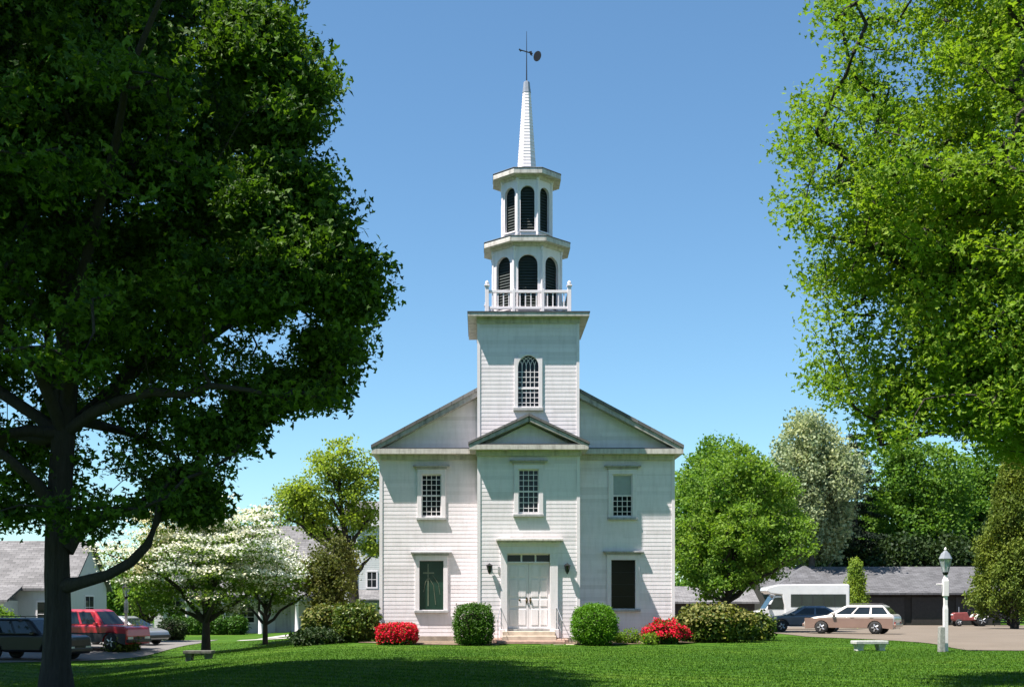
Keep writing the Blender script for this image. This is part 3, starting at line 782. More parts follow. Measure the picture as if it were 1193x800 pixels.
# ------------------------------------------------------------------ vehicles
def m_car(name, c, metal=0.3):
    m, t, b, _ = newmat(name)
    v = noise(t, coords(t), 2.0, 4)
    t.links.new(ramp(t, v, [(0.3, tuple(x * .88 for x in c)), (0.7, c)]), b.inputs['Base Color'])
    b.inputs['Metallic'].default_value = metal if max(c) > .05 else 0; b.inputs['Specular IOR Level'].default_value = .5 if max(c) > .05 else .2; b.inputs['Roughness'].default_value = 0.32
    b.inputs['Coat Weight'].default_value = 0.8 if max(c) > .05 else .25; b.inputs['Coat Roughness'].default_value = 0.06
    return m
M['car_black'] = m_car('black_car_paint', (0.012, 0.011, 0.014)); M['car_red'] = m_car('red_car_paint', (0.42, 0.018, 0.03), 0.15)
M['car_silver'] = m_car('silver_car_paint', (0.42, 0.43, 0.44), 0.5); M['car_teal'] = m_car('blue_grey_car_paint', (0.10, 0.13, 0.17), 0.4)
M['car_pearl'] = m_car('pearl_car_paint', (0.62, 0.57, 0.52), 0.25); M['car_tan'] = m_car('tan_lower_paint', (0.30, 0.20, 0.16), 0.25)
M['bus_white'] = m_car('white_bus_paint', (0.72, 0.72, 0.72), 0.0)
def wheel(root, x, y, r, w=.21, rim='alloy'):
    s = 1 if y > 0 else -1
    t = MB(); t.lathe([(r * .60, -w / 2), (r * .93, -w / 2), (r, -w / 2 + .04), (r, w / 2 - .04), (r * .93, w / 2), (r * .60, w / 2)], (x, y, r), 24, True, axis='y')
    o = t.obj('wheel', 'rubber', root)
    q = MB(); f = y + s * (w / 2 - .035)
    q.lathe([(r * .62, 0), (r * .62, s * .03), (r * .55, s * .035), (r * .55, s * .012), (.02, s * .010)], (x, f, r), 20, True, axis='y')
    for k in range(5):
        a = 2 * math.pi * k / 5
        p0 = Vector((x + .05 * math.cos(a), f + s * .03, r + .05 * math.sin(a))); p1 = Vector((x + r * .57 * math.cos(a), f + s * .024, r + r * .57 * math.sin(a)))
        q.tube([p0, p1], [.05, .035], 5, False)
    q.obj('rim', rim, o)
def car(name, label, px, d, rz, paint, L, Wd, body, arches, r, cab, panes, low=None, rack=False, dz=0, plate=False, rim='alloy'):
    """body: side outline of the lower body; cab: (z_belt, rear_bottom, front_bottom, rear_top, front_top, z_roof)"""
    x, y, z = stand(px, d)
    o = thing(name, label, 'car', (x, y, z + .02 + dz), rz)
    hw = Wd / 2
    def arch_outline(xa, ra, n=9):
        return [(xa - ra * math.cos(math.pi * i / (n - 1)), max(.24, r + ra * math.sin(math.pi * i / (n - 1)) - .02)) for i in range(n)]
    zb = .24
    low_ = [(-L / 2 + .06, zb)] + sum([arch_outline(a, r * 1.13) for a in arches], []) + [(L / 2 - .06, zb)]
    poly = low_ + [p for p in body]
    m = MB(); m.prism(poly, 'y', -hw, hw); bo = m.obj('body', paint, o, .11, 4)
    zbelt, rb, fb, rt, ft, zr = cab
    wb, wt = hw - .06, hw - .24
    ring0 = [(rb, -wb, zbelt), (fb, -wb, zbelt), (fb, wb, zbelt), (rb, wb, zbelt)]
    zm = zr - .09
    lerp = lambda a, c_, t: a + (c_ - a) * t
    ring1 = [(rt - .04, -wt - .02, zm), (ft + .06, -wt - .02, zm), (ft + .06, wt + .02, zm), (rt - .04, wt + .02, zm)]
    ring2 = [(rt + .12, -wt + .10, zr), (ft - .12, -wt + .10, zr), (ft - .12, wt - .10, zr), (rt + .12, wt - .10, zr)]
    m = MB(); m.loft([ring0, ring1, ring2]); m.obj('cabin', paint, o, .06, 3)
    def quad_on(A, B, C, D, u0, u1, v0, v1, off):
        A, B, C, D = map(Vector, (A, B, C, D)); nrm = (B - A).cross(D - A).normalized()
        P = lambda u, v: (A.lerp(B, u)).lerp(D.lerp(C, u), v)
        if nrm.dot(P(.5, .5) - Vector((0, 0, zbelt))) < 0: nrm = -nrm
        q = [P(u0, v0), P(u1, v0), P(u1, v1), P(u0, v1)]
        mm = MB(); mm.loft([[p + nrm * .002 for p in q], [p + nrm * off for p in q]]); return mm
    for s in (0, 1):
        A, B, C, D = (ring0[0], ring0[1], ring1[1], ring1[0]) if s == 0 else (ring0[3], ring0[2], ring1[2], ring1[3])
        for (u0, u1) in panes: quad_on(A, B, C, D, u0, u1, .10, .93, .012).obj('side_window', 'carglass', o)
    quad_on(ring0[1], ring0[2], ring1[2], ring1[1], .06, .94, .06, .95, .012).obj('windshield', 'carglass', o)
    quad_on(ring0[0], ring0[3], ring1[3], ring1[0], .08, .92, .10, .92, .012).obj('rear_window', 'carglass', o)
    for a in arches:
        for s in (-1, 1): wheel(o, a, s * (hw - .11), r, rim=rim)
    fz = body[0][1]                                   # front end: lamps, grille, bumpers
    zf = zb + (body[0][1] - zb) * .80
    for s in (-1, 1):
        m = MB(); m.box(L / 2 - .12, L / 2 + .012, *sorted((s * (hw - .10), s * (hw - .50))), zf - .10, zf + .06); m.obj('headlight', 'lampglass', o, .03, 2)
        m = MB(); m.box(-L / 2 - .012, -L / 2 + .10, *sorted((s * (hw - .06), s * (hw - .30))), zf - .12, zf + .14); m.obj('taillight', 'redlens', o, .02, 2)
        m = MB(); m.box(fb - .42, fb - .26, *sorted((s * (hw - .02), s * (hw + .16))), zbelt - .02, zbelt + .13); m.obj('mirror', paint, o, .03, 2)
    m = MB(); m.box(L / 2 - .10, L / 2 + .010, -hw + .56, hw - .56, zf - .10, zf + .05)
    for k in range(3): m.box(L / 2, L / 2 + .018, -hw + .56, hw - .56, zf - .08 + .045 * k, zf - .066 + .045 * k)
    m.obj('grille', 'black', o)
    for s, xx in ((1, L / 2), (-1, -L / 2)):
        m = MB(); m.box(xx - .16, xx + .06, -hw + .03, hw - .03, .36, .52) if s > 0 else m.box(xx - .06, xx + .16, -hw + .03, hw - .03, .36, .52)
        m.obj('bumper', low or 'black', o, .04, 3)
    m = MB()
    for s in (-1, 1):
        for u in [p[1] for p in panes[:-1]] or [.5]:
            xx = rb + (fb - rb) * u; m.box(xx - .09, xx + .09, *sorted((s * (hw - .01), s * (hw + .025))), zbelt - .12, zbelt - .09)
    m.obj('door_handle', paint, o)
    if low:
        m = MB()
        zl = min(zb + 2.13 * r, .78)
        for s in (-1, 1): m.prism([(p[0] * .985, p[1] + .01) for p in low_] + [(L / 2 - .07, zl), (-L / 2 + .09, zl)], 'y', *sorted((s * (hw - .01), s * (hw + .008))))
        m.obj('side_cladding', low, o)
    if rack:
        m = MB()
        for s in (-1, 1): m.tube([(rt + .2, s * (wt - .14), zr + .005), (rt + .25, s * (wt - .14), zr + .06), (ft - .3, s * (wt - .14), zr + .06), (ft - .25, s * (wt - .14), zr + .005)], .018, 6)
        m.obj('roof_rail', 'black', o)
    return o
suv = lambda L: [(L / 2, .62), (L / 2 - .04, .98), (L / 2 - .25, 1.06), (L / 2 - 1.25, 1.12), (-L / 2 + .05, 1.10), (-L / 2, .9)]
sed = lambda L: [(L / 2, .52), (L / 2 - .06, .70), (L / 2 - .5, .82), (L / 2 - 1.35, .93), (-L / 2 + .75, .95), (-L / 2 + .06, .92), (-L / 2, .72)]
wag = lambda L: [(L / 2, .52), (L / 2 - .06, .70), (L / 2 - .5, .83), (L / 2 - 1.3, .94), (-L / 2 + .12, .98), (-L / 2, .80)]
car('suv', 'black off-road car nearest the big shade tree trunk', 38, 53.5, R(-14), 'car_black', 4.7, 1.84, suv(4.7), (-1.36, 1.44), .37, (1.10, -2.28, .98, -2.12, .28, 1.82), [(.05, .27), (.31, .60), (.64, .90)], rack=True)
car('suv', 'bright red off-road car parked behind the black one', 112, 58.8, R(-20), 'car_red', 4.9, 1.90, [(x_, z_ * 1.07) for x_, z_ in suv(4.9)], (-1.45, 1.52), .39, (1.17, -2.38, 1.08, -2.25, .42, 1.92), [(.05, .30), (.34, .62), (.66, .90)], low='black')
car('hatchback', 'silver car at the far end of the row beside the red one', 146, 62.5, R(-24), 'car_silver', 4.3, 1.74, sed(4.3), (-1.25, 1.33), .32, (.92, -1.75, 1.25, -1.05, .30, 1.45), [(.10, .46), (.50, .86)])
car('sedan', 'dark blue-grey sedan half hidden behind the pearl estate car', 938, 67.5, R(176), 'car_teal', 4.7, 1.78, sed(4.7), (-1.35, 1.42), .32, (.93, -1.85, 1.15, -1.05, .25, 1.42), [(.12, .47), (.51, .86)])
car('estate_car', 'pearl white estate car with tan lower panels beside the lawn', 993, 60.5, R(150), 'car_pearl', 4.40, 1.72, wag(4.40), (-1.28, 1.32), .32, (.93, -2.02, 1.05, -1.62, .22, 1.43), [(.04, .30), (.34, .60), (.64, .88)], low='car_tan', rack=True)
# shuttle bus, nose to the left
x, y, z = stand(930, 78.5)
bus = thing('shuttle_bus', 'white shuttle bus with a long dark side window', 'bus', (x, y, z + .02), R(178))
b = MB(); b.prism([(-3.0, .45), (1.05, .45), (1.05, 1.3), (1.25, 2.2), (1.95, 2.28), (2.25, 2.45), (2.20, 2.68), (1.5, 2.86), (-2.9, 2.90), (-3.0, 2.8)], 'y', -1.05, 1.05); b.obj('body', 'bus_white', bus, .09, 3)
b = MB(); b.prism([(1.0, .42), (3.05, .42), (3.1, .95), (2.95, 1.12), (2.25, 1.30), (1.72, 2.16), (1.0, 2.2)], 'y', -.93, .93); b.obj('cab', 'bus_white', bus, .06, 3)
for s in (-1, 1):
    b = MB(); b.box(-2.75, .70, *sorted((s * 1.05, s * 1.062)), 1.45, 2.25); f = b.obj('side_window', 'carglass', bus)
    q = MB()
    for k in range(1, 5): xx = -2.75 + 3.45 * k / 5; q.box(xx - .02, xx + .02, *sorted((s * 1.05, s * 1.068)), 1.45, 2.25)
    q.obj('window_bar', 'black', f)
    b = MB(); b.prism([(1.12, 1.30), (2.10, 1.30), (1.70, 2.02), (1.12, 2.05)], 'y', *sorted((s * .931, s * .942))); b.obj('cab_window', 'carglass', bus)
    b = MB(); b.box(2.9, 3.12, *sorted((s * .85, s * .50)), .72, .95); b.obj('headlight', 'lampglass', bus, .03, 2)
    b = MB(); b.box(2.0, 2.14, *sorted((s * .98, s * 1.2)), 1.30, 1.62); b.obj('mirror', 'black', bus, .02, 2)
    b = MB(); b.box(-3.012, -2.95, *sorted((s * .75, s * .95)), .9, 1.25); b.obj('taillight', 'redlens', bus)
    for xx in (-1.75, 2.2): wheel(bus, xx, s * .84, .38, .24)
b = MB(); b.prism([(2.235, 1.345), (1.745, 2.12), (1.765, 2.13), (2.255, 1.355)], 'y', -.8, .8); b.obj('windshield', 'carglass', bus)
b = MB(); b.box(-3.0, .9, -1.066, -1.05, 1.0, 1.05); b.box(-3.0, .9, 1.05, 1.066, 1.0, 1.05); b.obj('side_stripe', 'lead', bus)
b = MB(); b.box(3.05, 3.14, -.9, .9, .42, .62); b.box(-3.1, -2.98, -1.0, 1.0, .42, .6); b.obj('bumper', 'black', bus, .03, 2)

# compact tractor and flat cart in front of the garage
M['tractor_red'] = m_plain('dull_red_paint', (0.22, 0.05, 0.045), 0.5); M['fender'] = m_plain('pale_fender', (0.62, 0.60, 0.56), 0.5)
x, y, z = stand(1131, 95)
tr = thing('garden_tractor', 'small garden tractor with pale rear fenders by the garage', 'tractor', (x, y, z + .02), R(178))
b = MB(); b.prism([(-.5, .45), (1.35, .40), (1.45, .55), (1.42, .98), (1.3, 1.05), (.35, 1.08), (.2, .7), (-.5, .7)], 'y', -.28, .28); b.obj('body', 'tractor_red', tr, .05, 3)
for s in (-1, 1):
    wheel(tr, -.65, s * .55, .46, .28); wheel(tr, 1.05, s * .45, .28, .18)
    a = np.linspace(R(10), R(150), 10)
    b = MB(); b.prism([(-.65 + .54 * math.cos(t), .46 + .54 * math.sin(t)) for t in a] + [(-.65 + .49 * math.cos(t), .46 + .49 * math.sin(t)) for t in a[::-1]], 'y', *sorted((s * .34, s * .72))); b.obj('fender', 'fender', tr)
b = MB(); b.box(-.75, -.25, -.22, .22, .86, .96); b.box(-.82, -.72, -.22, .22, .92, 1.35); b.obj('seat', 'tractor_red', tr, .04, 3)
b = MB(); b.tube([(.3, 0, 1.05), (.08, 0, 1.28)], .02, 6); b.lathe([(.17, -.015), (.19, 0), (.17, .015)], (.06, 0, 1.29), 14, True); b.obj('steering_wheel', 'black', tr)
b = MB(); b.tube([(.95, .12, 1.04), (.95, .12, 1.5)], .03, 8); b.obj('exhaust', 'lead', tr)
for s in (-1, 1):
    b = MB(); b.lathe([(.07, 0), (.07, .03), (.02, .04)], (1.43, s * .15, .88), 10, axis='x'); b.obj('headlight', 'lampglass', tr)
x, y, z = stand(1172, 95)
ct = thing('utility_cart', 'dark flatbed utility cart with pale wheels right of the tractor', 'cart', (x, y, z + .02), R(175))
b = MB(); b.box(-1.0, .9, -.55, .55, .55, .62)
for s in (-1, 1): b.box(-1.0, .9, *sorted((s * .52, s * .55)), .62, .9)
b.box(-1.0, -.97, -.52, .52, .62, .9); b.obj('bed', 'black', ct, .01, 1)
for s in (-1, 1): wheel(ct, -.55, s * .68, .28, .2)
b = MB(); b.tube([(.9, 0, .58), (1.7, 0, .42)], .035, 6); b.tube([(.85, 0, .55), (.85, 0, .0)], .03, 6); b.obj('drawbar', 'iron', ct)

# ------------------------------------------------------------------ lamp posts, stone post, benches
def lamp_post(name, label, px, d, mat, h=3.35, arm=True, dark=False):
    x, y, z = stand(px, d)
    o = thing(name, label, 'lamp', (x, y, z))
    p = MB(); p.box(-.068, .068, -.068, .068, -.2, h * .42); p.loft([[(-.068, -.068, h * .42), (.068, -.068, h * .42), (.068, .068, h * .42), (-.068, .068, h * .42)], [(-.055, -.055, h * .46), (.055, -.055, h * .46), (.055, .055, h * .46), (-.055, .055, h * .46)]])
    p.box(-.055, .055, -.055, .055, h * .46, h * .55); p.box(-.085, .085, -.085, .085, h * .55, h * .70)
    p.loft([[(-.085, -.085, h * .70), (.085, -.085, h * .70), (.085, .085, h * .70), (-.085, .085, h * .70)], [(-.05, -.05, h * .735), (.05, -.05, h * .735), (.05, .05, h * .735), (-.05, .05, h * .735)]])
    p.box(-.05, .05, -.05, .05, h * .735, h * .76)
    po = p.obj('post', mat, o, .008, 1)
    if arm:
        q = MB(); q.tube([(-.05, 0, h * .668), (-.30, 0, h * .668)], .022, 6); q.obj('ladder_rest', mat, o)
    zb = h * .76
    q = MB(); q.lathe([(.05, zb - .02), (.09, zb + .03), (.10, zb + .09)], n=8); q.obj('lantern_base', 'iron', o)
    fr = MB(); n = 6; zt = zb + .52
    for k in range(n):
        a = 2 * math.pi * k / n
        fr.tube([(.095 * math.cos(a), .095 * math.sin(a), zb + .09), (.20 * math.cos(a), .20 * math.sin(a), zt)], .012, 4, False)
    fr.lathe([(.19, zt - .012), (.22, zt), (.215, zt + .02), (.13, zt + .19), (.10, zt + .20), (.075, zt + .24), (.03, zt + .27)], n=6, smooth=False)
    lf = fr.obj('lantern_frame', 'iron' if dark else 'lead', o)
    q = MB(); q.lathe([(.03, zt + .27), (.045, zt + .30), (.035, zt + .34), (.008, zt + .38)], n=8); q.obj('finial', 'iron' if dark else 'trim', lf)
    q = MB(); q.lathe([(.085, zb + .09), (.19, zt - .01)], n=6, smooth=False); q.obj('lantern_glass', 'lampclear', o)
    q = MB(); q.lathe([(.03, zb + .09), (.035, zb + .2), (.06, zb + .27), (.05, zb + .36), (.01, zb + .38)], n=10); q.obj('bulb', 'lampglass', o)
    return o
m, t, b_, out = newmat('clear_lantern_glass')
b_.inputs['Base Color'].default_value = (.8, .85, .85, 1); b_.inputs['Roughness'].default_value = .05; b_.inputs['Alpha'].default_value = .30
M['lampclear'] = m
pb = on_ground(1101.5, 758.5)
lamp_post('lamp_post', 'white wooden lamp post with a glass lantern by the car park edge', 1101.5, pb[1], 'trim', 3.28)
pl_ = on_ground(147, 757)
lamp_post('lamp_post', 'dark lantern on a grey post in the shade before the silver car', 147, pl_[1], 'capgrey', 3.25, dark=True, arm=False)
x, y, z = stand(1097.5, pb[1] - .28)
M['granite_dark'] = m_plain('weathered_granite', (0.26, 0.26, 0.24), 0.9, var=.35, scale=9)
sp_ = thing('stone_post', 'rough granite post standing against the white lamp post', 'post', (x, y, z))
b = MB(); b.loft([[(-.12, -.11, -.2), (.08, -.11, -.2), (.08, .11, -.2), (-.12, .11, -.2)], [(-.11, -.10, .5), (.07, -.10, .5), (.07, .10, .5), (-.11, .10, .5)], [(-.09, -.10, .82), (.07, -.09, .80), (.06, .09, .84), (-.10, .10, .81)]]); b.obj('shaft', 'granite_dark', sp_, .02, 2)
def stone_bench(px, py, w, label, rz, mat='granite'):
    p = on_ground(px, py)
    o = thing('stone_bench', label, 'bench', p, rz, 'stone benches on the lawn')
    b = MB(); b.box(-w / 2, w / 2, -.24, .24, .22, .335); b.obj('seat', mat, o, .02, 2)
    for s in (-1, 1):
        b = MB(); b.loft([[(s * w * .33 - .12, -.19, -.2), (s * w * .33 + .12, -.19, -.2), (s * w * .33 + .12, .19, -.2), (s * w * .33 - .12, .19, -.2)],
                          [(s * w * .33 - .10, -.15, .08), (s * w * .33 + .10, -.15, .08), (s * w * .33 + .10, .15, .08), (s * w * .33 - .10, .15, .08)],
                          [(s * w * .33 - .13, -.20, .218), (s * w * .33 + .13, -.20, .218), (s * w * .33 + .13, .20, .218), (s * w * .33 - .13, .20, .218)]]); b.obj('leg', mat, o, .01, 1)
    return o
M['granite_shaded'] = m_plain('shade_toned_granite', (0.085, 0.085, 0.07), 0.9, var=.4, scale=7)  # bench granite with the shade put into its colour
stone_bench(1013, 757.5, 1.12, 'low granite bench on the sunny lawn left of the white lamp post', R(6))
stone_bench(232, 768, 1.05, 'low granite bench, coloured dark as if in shade, in front of the wide white dogwood', R(-4), 'granite_shaded')
# ------------------------------------------------------------------ vegetation
def unit(a): return a / np.maximum(np.linalg.norm(a, axis=-1, keepdims=True), 1e-9)
def leaf_cloud(rng, cen, per, spread, size, up=.6, width=.42, droop=.25, out=None, fold=.12):
    """kite-shaped leaves scattered round the centres (world or local points)"""
    n = len(cen) * per
    P = np.repeat(cen, per, 0) + np.clip(rng.normal(size=(n, 3)), -2, 2) * np.asarray(spread)
    nr = rng.normal(size=(n, 3)) * .75; nr[:, 2] += up
    if out is not None: nr += unit(P - out) * .5
    nr = unit(nr)
    t = np.cross(nr, rng.normal(size=(n, 3))); t[:, 2] -= droop; t = unit(t - nr * np.sum(t * nr, 1, keepdims=True))
    s = np.cross(nr, t); L = rng.uniform(*size, n)[:, None]
    a = P - t * L * .5; c = P + t * L * .5; m = P - t * L * .08 + nr * L * fold
    V = np.stack([a, m - s * L * width, c, m + s * L * width], 1).reshape(-1, 3)
    return V, np.arange(4 * n).reshape(n, 4)
def lobed_leaves(rng, cen, per, spread, size, up=.6, droop=.25):
    """maple leaves: three pointed lobes sharing one base, each leaf with a size and tilt of its own"""
    n = len(cen) * per
    P = np.repeat(cen, per, 0) + np.clip(rng.normal(size=(n, 3)), -2, 2) * np.asarray(spread)
    nr = rng.normal(size=(n, 3)) * .75; nr[:, 2] += up; nr = unit(nr)
    t = np.cross(nr, rng.normal(size=(n, 3))); t[:, 2] -= droop; t = unit(t - nr * np.sum(t * nr, 1, keepdims=True))
    s = np.cross(nr, t); L = (size[0] + (size[1] - size[0]) * rng.random(n) ** 1.4)[:, None]
    a = P - t * L * .45; vs = [a]
    for ang, ln in ((0, 1.0), (1.05, .78), (-1.05, .78)):
        d = t * math.cos(ang) + s * math.sin(ang); e = s * math.cos(ang) - t * math.sin(ang)
        m = a + d * L * ln * .45 + nr * L * .07
        vs += [m - e * L * .24, a + d * L * ln - nr * L * .06 * (ang != 0), m + e * L * .24]
    V = np.stack(vs, 1).reshape(-1, 3); i = np.arange(n)[:, None] * 10
    return V, np.concatenate([i + np.array([[0, 1, 2, 3]]), i + np.array([[0, 4, 5, 6]]), i + np.array([[0, 7, 8, 9]])])
def inside(poly, u, v):
    poly = np.array(poly, float); r = np.zeros(len(u), bool); j = len(poly) - 1
    for i in range(len(poly)):
        (xi, yi), (xj, yj) = poly[i], poly[j]
        if yi != yj: r ^= ((yi > v) != (yj > v)) & (u < (xj - xi) * (v - yi) / (yj - yi) + xi)
        j = i
    return r
def project(P): return PX + P[:, 0] / P[:, 1] * F, PY - (P[:, 2] - EYE) / P[:, 1] * F
def lobed(rng, n, c, rad, nl=14, lobe=.42, reach=.62, core=.15):
    """clump centres in a crown made of lobes: uneven outline, hollows between"""
    c, rad = np.array(c, float), np.array(rad, float)
    d = unit(rng.normal(size=(nl, 3))); k = np.arange(nl) + .5
    ph = np.arccos(1 - 2 * k / nl); th = math.pi * (1 + 5 ** .5) * k
    d = unit(np.stack([np.cos(th) * np.sin(ph), np.sin(th) * np.sin(ph), np.cos(ph)], -1) + .25 * d)
    lc = d * reach * rng.uniform(.8, 1.15, (nl, 1)); lr = lobe * rng.uniform(.75, 1.2, nl)
    which = rng.integers(0, nl, n); q = unit(rng.normal(size=(n, 3))) * (rng.uniform(.25, 1, (n, 1)) ** .5)
    P = lc[which] + q * lr[which][:, None]
    k = int(n * core); P[:k] = unit(rng.normal(size=(k, 3))) * rng.uniform(.1, .6, (k, 1))
    return c + P * rad
def limbs(rng, mb, trunk, cl, K=12, r0=.5, sides=7, twig=.018, lowest=.25, twigs=True):
    """limbs from the trunk to a spread of clumps, twigs from the limbs to every clump; trunk: rows of x, y, z, r"""
    T = np.array(trunk, float); zt = T[:, 2]
    sel = [int(np.argmax(cl[:, 2]))]; dist = np.linalg.norm(cl - cl[sel[0]], axis=1)
    for _ in range(min(K, len(cl)) - 1):
        j = int(np.argmax(dist)); sel.append(j); dist = np.minimum(dist, np.linalg.norm(cl - cl[j], axis=1))
    samples = []
    for j in sel:
        e = cl[j]; h = np.hypot(*(e[:2] - T[-1, :2]))
        z0 = np.clip(e[2] - .75 * h - .5, zt[0] + lowest * (zt[-1] - zt[0]), zt[-1])
        s = np.array([np.interp(z0, zt, T[:, k]) for k in range(4)])
        a = s[:3]; m = a * .5 + e * .5 + np.array((0, 0, .12 * h)) + rng.normal(size=3) * .06 * np.linalg.norm(e - a)
        t = np.linspace(0, 1, 8)[:, None]
        pts = (1 - t) ** 2 * a + 2 * t * (1 - t) * m + t ** 2 * e
        pts[1:-1] += rng.normal(size=(6, 3)) * .012 * np.linalg.norm(e - a)
        rr = s[3] * r0 * (1 - t[:, 0]) ** .8 + twig
        mb.tube(pts, list(rr), sides, True, False); samples.append(pts)
    S = np.concatenate(samples)
    if twigs:
        n = len(cl); best = np.full(n, 1e9); par = np.full(n, -1); src = np.zeros((n, 3))
        for q in S:
            dq = np.linalg.norm(cl - q, axis=1) + .35 * np.maximum(q[2] - cl[:, 2], 0); k = dq < best; best[k] = dq[k]; src[k] = q
        done = np.zeros(n, bool); order = []
        for _ in range(n):                           # twigs grow from twig to twig, nearest clump first
            i = int(np.argmin(np.where(done, 1e9, best))); done[i] = True; order.append(i)
            dq = np.linalg.norm(cl - cl[i], axis=1) * 1.12 + .35 * np.maximum(cl[i, 2] - cl[:, 2], 0); k = (dq < best) & ~done
            best[k] = dq[k]; par[k] = i; src[k] = cl[i]
        load = np.ones(n)
        for i in order[::-1]:
            if par[i] >= 0: load[par[i]] += load[i]
        for i in order:
            a, e = src[i], cl[i]; L = np.linalg.norm(e - a)
            if L < .05: continue
            m = (a + e) / 2 + rng.normal(size=3) * .10 * L + np.array((0, 0, .05 * L))
            w = min(.06, twig * .55 * load[i] ** .5)
            mb.tube([a, m, e], [w * 1.15, w, max(.004, w * .75)], 4, True, False)
def tree(name, label, cat, base, trunk, clumps, leaf, per, spread, size, seed=1, K=12, bark='bark', up=.6, width=.42, group=None,
         r0=.5, extra=(), twigs=True, droop=.25, lowest=.25, rz=0.0, crown='crown', twig=.018, maple=False):
    """everything in coordinates local to the base of the trunk"""
    rng = np.random.default_rng(seed)
    o = thing(name, label, cat, base, rz, group)
    tb = MB(); T = np.array(trunk, float)
    if maple:                                        # ridged bark and root flare
        s_ = np.r_[0, np.cumsum(np.linalg.norm(np.diff(T[:, :3], axis=0), axis=1))]; q = np.concatenate([np.linspace(0, 2.5, 16), np.linspace(2.8, s_[-1], 30)])
        C_ = np.stack([np.interp(q, s_, T[:, k]) for k in range(4)], -1); rings = []
        for c_, qq in zip(C_, q):
            ring = []
            for k in range(40):
                a = 2 * math.pi * k / 40
                w = 1 + .045 * math.sin(a * 11 + 1.3 * math.sin(qq * 2.1)) + .035 * math.sin(a * 17 - 2 * math.sin(qq * 1.3)) + .05 * math.sin(3 * a + qq * .8) + .16 * max(0, 1 - qq / .9) * math.sin(5 * a + 1) + rng.normal() * .012
                ring.append((c_[0] + c_[3] * w * math.cos(a), c_[1] + c_[3] * w * math.sin(a), c_[2]))
            rings.append(ring)
        tb.loft(rings, True, True)
    else: tb.tube(T[:, :3], list(T[:, 3]), 12, True, True)
    limbs(rng, tb, trunk, clumps, K, r0, twigs=twigs, lowest=lowest, twig=twig)
    for pts, rr in extra: tb.tube(pts, rr, 9, True, True)
    tb.obj('trunk', bark, o)
    V, f = lobed_leaves(rng, clumps, per, spread, size, up, droop) if maple else leaf_cloud(rng, clumps, per, spread, size, up, width, droop)
    np_mesh(crown, V, f, leaf, o)
    return o

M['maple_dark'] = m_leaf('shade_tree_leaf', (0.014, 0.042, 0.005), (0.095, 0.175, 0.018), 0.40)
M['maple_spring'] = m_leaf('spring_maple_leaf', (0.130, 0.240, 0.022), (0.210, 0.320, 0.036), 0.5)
M['maple_round'] = m_leaf('round_maple_leaf', (0.110, 0.215, 0.026), (0.180, 0.290, 0.044), 0.46)
M['dogwood_leaf'] = m_leaf('dogwood_leaf', (0.080, 0.160, 0.020), (0.150, 0.230, 0.035), 0.4)
M['dogwood_bloom'] = m_leaf('dogwood_bloom', (0.74, 0.74, 0.58), (0.86, 0.86, 0.80), 0.35, thru=(1, 1, .92))
M['lime_leaf'] = m_leaf('young_yellow_green_leaf', (0.200, 0.290, 0.040), (0.290, 0.370, 0.065), 0.5)
M['bronze_leaf'] = m_leaf('bronze_green_leaf', (0.080, 0.105, 0.024), (0.150, 0.150, 0.040), 0.35)
M['box_leaf'] = m_leaf('boxwood_leaf', (0.034, 0.095, 0.010), (0.068, 0.150, 0.016), 0.25, rough=.4)
M['box_bright'] = m_leaf('bright_boxwood_leaf', (0.070, 0.190, 0.010), (0.120, 0.260, 0.018), 0.35, rough=.45)
M['azalea_bloom'] = m_leaf('azalea_bloom', (0.55, 0.008, 0.035), (0.80, 0.025, 0.075), 0.3)
M['rhodo_leaf'] = m_leaf('rhododendron_leaf', (0.036, 0.080, 0.012), (0.095, 0.135, 0.022), 0.25, (0.22, 0.24, 0.06), rough=.4)
M['rhodo_pale'] = m_leaf('pale_new_leaf', (0.085, 0.105, 0.022), (0.20, 0.20, 0.055), 0.25, (0.30, 0.27, 0.10))
M['olive_leaf'] = m_leaf('olive_conifer_spray', (0.072, 0.118, 0.014), (0.150, 0.195, 0.028), 0.25)
M['pale_bloom'] = m_leaf('pale_grey_green_leaf', (0.20, 0.245, 0.125), (0.40, 0.45, 0.28), 0.38, thru=(1, 1.08, .8))
M['spruce'] = m_leaf('spruce_needle', (0.010, 0.024, 0.014), (0.024, 0.042, 0.022), 0.1)
M['far_green'] = m_leaf('far_tree_leaf', (0.085, 0.185, 0.026), (0.140, 0.250, 0.040), 0.45)
M['far_dark'] = m_leaf('far_dark_leaf', (0.016, 0.036, 0.012), (0.034, 0.062, 0.018), 0.25)
M['twig'] = m_plain('shrub_twigs', (0.035, 0.030, 0.018), 0.95)

# the shade tree at the left, close to the camera
L_POLY = [(-3000, -4000), (0, -1100), (60, -520), (160, -220), (268, -60), (336, 0), (352, 40), (374, 60), (380, 90), (393, 105), (384, 132), (372, 160), (332, 168), (316, 182), (360, 190), (394, 203), (398, 238),
          (420, 246), (442, 276), (438, 302), (456, 344), (438, 362), (420, 386), (432, 402), (420, 440), (404, 440), (395, 476), (364, 464), (340, 482), (318, 490), (300, 526), (276, 520),
          (264, 556), (268, 602), (240, 600), (214, 588), (190, 602), (150, 600), (128, 622), (108, 628), (92, 600), (50, 612), (30, 600), (0, 622), (-80, 650), (-3000, 650)]
rng = np.random.default_rng(21)
bx, by, bz = stand(65, 22)
cl = lobed(rng, 3000, (-8.6, 23.3, 11.0), (7.8, 9.6, 9.6), 32, .36, .66, .22)
cl = np.concatenate([cl, lobed(rng, 1300, (-11.0, 22.0, 18.0), (7.0, 8.0, 7.0), 20, .38, .66, .25)])  # unseen upper crown, added to keep sun off the foliage below
u, v = project(cl); j = rng.normal(size=(2, len(u))) * 6
